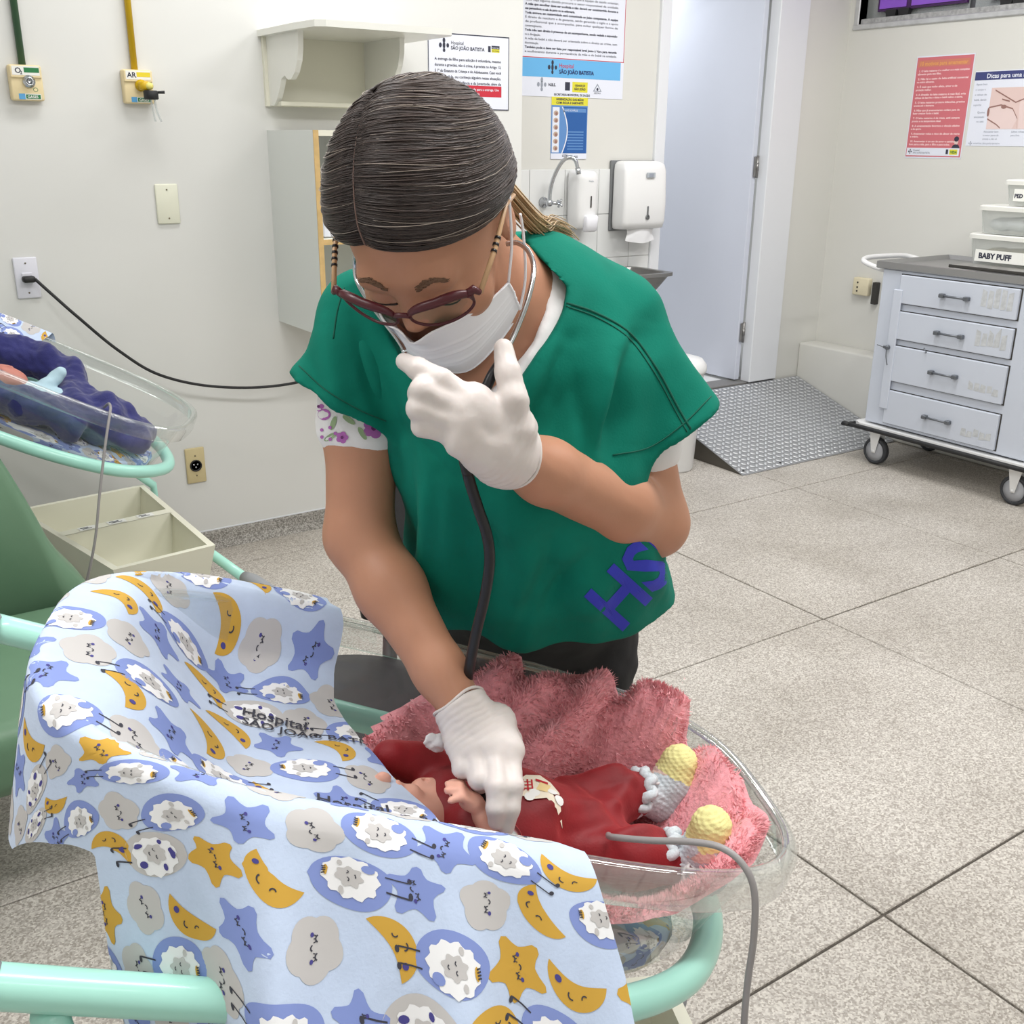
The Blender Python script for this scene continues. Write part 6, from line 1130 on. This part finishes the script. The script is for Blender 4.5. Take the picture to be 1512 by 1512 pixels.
# ---- knitted booties
M_kn = [mat('knit_yellow', (236, 228, 160), .95, var=.08, vscale=120, bump=.5, bscale=500), mat('knit_pastel', (208, 216, 222), .95, var=.14, vscale=260, bump=.5, bscale=500), mat('knit_pink', (232, 200, 190), .95, var=.08, vscale=160, bump=.5, bscale=500), mat('knit_white', (226, 232, 236), .95, var=.05, vscale=200, bump=.4, bscale=500)]
for (an, hl_, toe, nm) in ((kp(.272, .050, -.066), kp(.318, .057, -.076), kp(.312, .060, -.022), 0), (kp(.284, -.042, -.084), kp(.326, -.057, -.086), kp(.305, -.063, -.026), 1)):
    pts = np.array([an, hl_, toe]); S = SDF(pts.min(0)-.05, pts.max(0)+.05, .0021); ax_ = nrm(toe-hl_); S.chain([an, hl_, hl_+(toe-hl_)*.55, toe], [.0225, .0255, .026, .0225], .010)
    ca_ = nrm(hl_-an); e1 = nrm(np.cross(ca_, K1.n)); e2 = np.cross(ca_, e1)
    def knit(v, hl_=hl_, ax_=ax_): s_ = (v-hl_)@ax_; a_ = np.arctan2((v-hl_)@e1, (v-hl_)@ca_); return .0011*np.sin(s_*1150)*np.cos(a_*21)+.0005*vnoise(v, 300, 2)
    def kmi(c, hl_=hl_, ax_=ax_, L=np.linalg.norm(toe-hl_)): s_ = ((c-hl_)@ax_)/L+.12*vnoise(c, 60, 3); return np.where(s_ > .76, 0, np.where((s_ > .55) & (vnoise(c, 40, 8) > -.1), 2, 1))
    bt = sdf_obj('bootie', S, M_kn, baby, 1, knit, kmi)
    t_ = np.linspace(0, 2*PI, 60, endpoint=False); MB().tube([an-ca_*.004+(.0245+.0022*math.sin(9*x))*(math.cos(x)*e1+math.sin(x)*e2)+ca_*.004*math.sin(9*x+1) for x in t_], .0062, seg=8, closed=True).build('ruffle', M_kn[1], bt)
    bw = an+ca_*.010+K1.n*.024-K1.b*.012*(1 if nm else .0); mb = MB()
    if nm: bw = an+ca_*.012-K1.b*.024+K1.n*.012
    for s_ in (-1, 1): mb.tube(crv([bw, bw+e1*s_*.008+ca_*.005, bw+e1*s_*.012-ca_*.003, bw], 6), .0017, seg=6).tube(crv([bw, bw+e1*s_*.006-ca_*.004-K1.n*.008, bw+e1*s_*.010-K1.n*.018], 6), .0017, seg=6)
    mb.ball(bw, .0035, 0, 8, 6); mb.build('ribbon_bow', M_cotton, bt)
# ---- grey sensor lead over the near rim
t = tag(MB().tube(crv([kp(.196, -.055, -.066), DP(905, 1236, 1.07), DP(960, 1241, 1.035), DP(1020, 1243, 1.01), DP(1066, 1252, .992), DP(1098, 1278, .982), DP(1114, 1318, .982), DP(1113, 1385, .99), DP(1104, 1450, 1.0), DP(1098, 1530, 1.01), DP(1094, 1700, 1.05), DP(1085, 1900, 1.12)], 8), .0034, seg=10).build('sensor_lead', mat('lead_grey', (150, 146, 146), .4)), 'grey sensor lead running from the baby over the near rim of the foreground crib', 'cable')
# white tissue tucked by the nurse's hand
S = SDF(kp(-.004, .018, -.04)-.035, kp(-.004, .018, -.04)+.035, .002); c = kp(-.004, .018, -.040); S.ell(c, (.012, .007, .009), KA, .004).ell(c+K1.a*.007+K1.n*.005, (.006, .008, .006), KA, .004); v, f = S.mesh(); v = v+vnormals(v, f)*(.003*vnoise(v, 130, 2)+.0015*vnoise(v, 300, 3))[:, None]; mb = MB(); mb.add(v, f, 0, True); tag(mb.build('tissue', M_cotton, fix=False), 'small crumpled white tissue beside the nurse’s gloved right hand', 'tissue')
# ================================================================== IN THE OTHER CRIB
lo = K2(np.array([[x, y, z] for x in (-.25, .38) for y in (-.19, .19) for z in (-.16, .06)])); S = SDF(lo.min(0), lo.max(0), .0042); k2 = K2.P
S.chain([k2(-.20, .10, -.06), k2(-.05, .13, -.05), k2(.03, .11, -.045)], [.05, .05, .045], .02).chain([k2(.02, .10, -.06), k2(.07, .03, -.08)], [.045, .055], .02)
S.ecap(k2(-.02, -.06, -.105), k2(.17, -.0, -.09), (.09, .05), (.10, .065), K2.b, .03).ecap(k2(.17, 0, -.09), k2(.27, -.01, -.10), (.10, .065), (.075, .045), K2.b, .03).chain([k2(-.2, -.13, -.10), k2(-.02, -.125, -.09), k2(.12, -.11, -.10)], [.05, .04, .04], .02)
S.ell(k2(-.065, -.075, -.045), (.055, .05, .05), np.stack([K2.a, K2.b, K2.n]), .01, '-')
v, f = S.mesh(); v = relax(v, f, 2); q = np.stack([(v-K2.c)@K2.a, (v-K2.c)@K2.b], -1); v = v+vnormals(v, f)*(.010*np.sin(q[:, 0]*48+q[:, 1]*62+2*vnoise(v, 7, 5))*vnoise(v, 9, 2)+.011*vnoise(v, 24, 3)+.0025*vnoise(v, 90, 4))[:, None]; mb = MB(); mb.add(v, f, 0, True)
tag(mb.build('navy_towel', mat('towel_navy', (44, 46, 104), .95, var=.12, vscale=30, bump=.5, bscale=300, sheen=.3, bdist=.002), fix=False), 'navy blue towel wrapped around the baby in the crib by the left wall', 'towel')
b2 = thing('person', k2(-.06, -.07, -.12), 'baby wrapped in a navy towel in the crib by the left wall', 'person'); K2A = np.stack([K2.a, K2.b, K2.n])
S = SDF(k2(-.07, -.07, -.07)-.12, k2(-.05, -.07, -.07)+.14, .003); S.ell(k2(-.085, -.078, -.075), (.056, .045, .047), K2A, .01).ell(k2(-.055, -.08, -.055), (.03, .032, .024), K2A, .012).ell(k2(-.076, -.08, -.030), (.009, .006, .008), K2A, .004).ell(k2(-.053, -.08, -.036), (.005, .011, .006), K2A, .003).chain([k2(-.04, -.075, -.085), k2(.02, -.06, -.09)], [.025, .035], .01)
for sv in (-1, 1): S.ell(k2(-.088, -.08+sv*.018, -.034), (.005, .009, .004), K2A, .003)
S.chain([k2(.02, -.06, -.07), k2(.02, -.02, -.035)], [.018, .012], .01)
sdf_obj('body', S, mat('baby_skin_red', (190, 122, 108), .5, sss=.15), b2, 1)
S = SDF(k2(.0, -.05, -.06)-.10, k2(.02, -.05, -.06)+.10, .0032); S.ecap(k2(-.012, -.075, -.085), k2(.05, -.05, -.08), (.045, .04), (.05, .035), K2A[1], .01).chain([k2(.012, -.045, -.05), k2(.022, -.02, -.028), k2(.03, -.012, -.012)], [.02, .018, .016], .008); sdf_obj('pale_blue_top', S, mat('pale_blue_cotton', (176, 204, 216), .9, var=.05, vscale=40, bump=.3), b2, 1, lambda v: .002*vnoise(v, 60, 2))
tag(MB().tube(crv([k2(.18, -.09, -.03), k2(.20, -.15, .006), k2(.216, -.195, .014), DP(162, 612, 2.67), DP(155, 660, 2.655), DP(147, 730, 2.66), DP(140, 800, 2.68), DP(125, 870, 2.72), DP(100, 960, 2.8), DP(70, 1050, 2.95)], 8), .0036, seg=8).build('sensor_lead', MATS['lead_grey']), 'thin grey lead hanging over the rim of the crib by the left wall', 'cable')
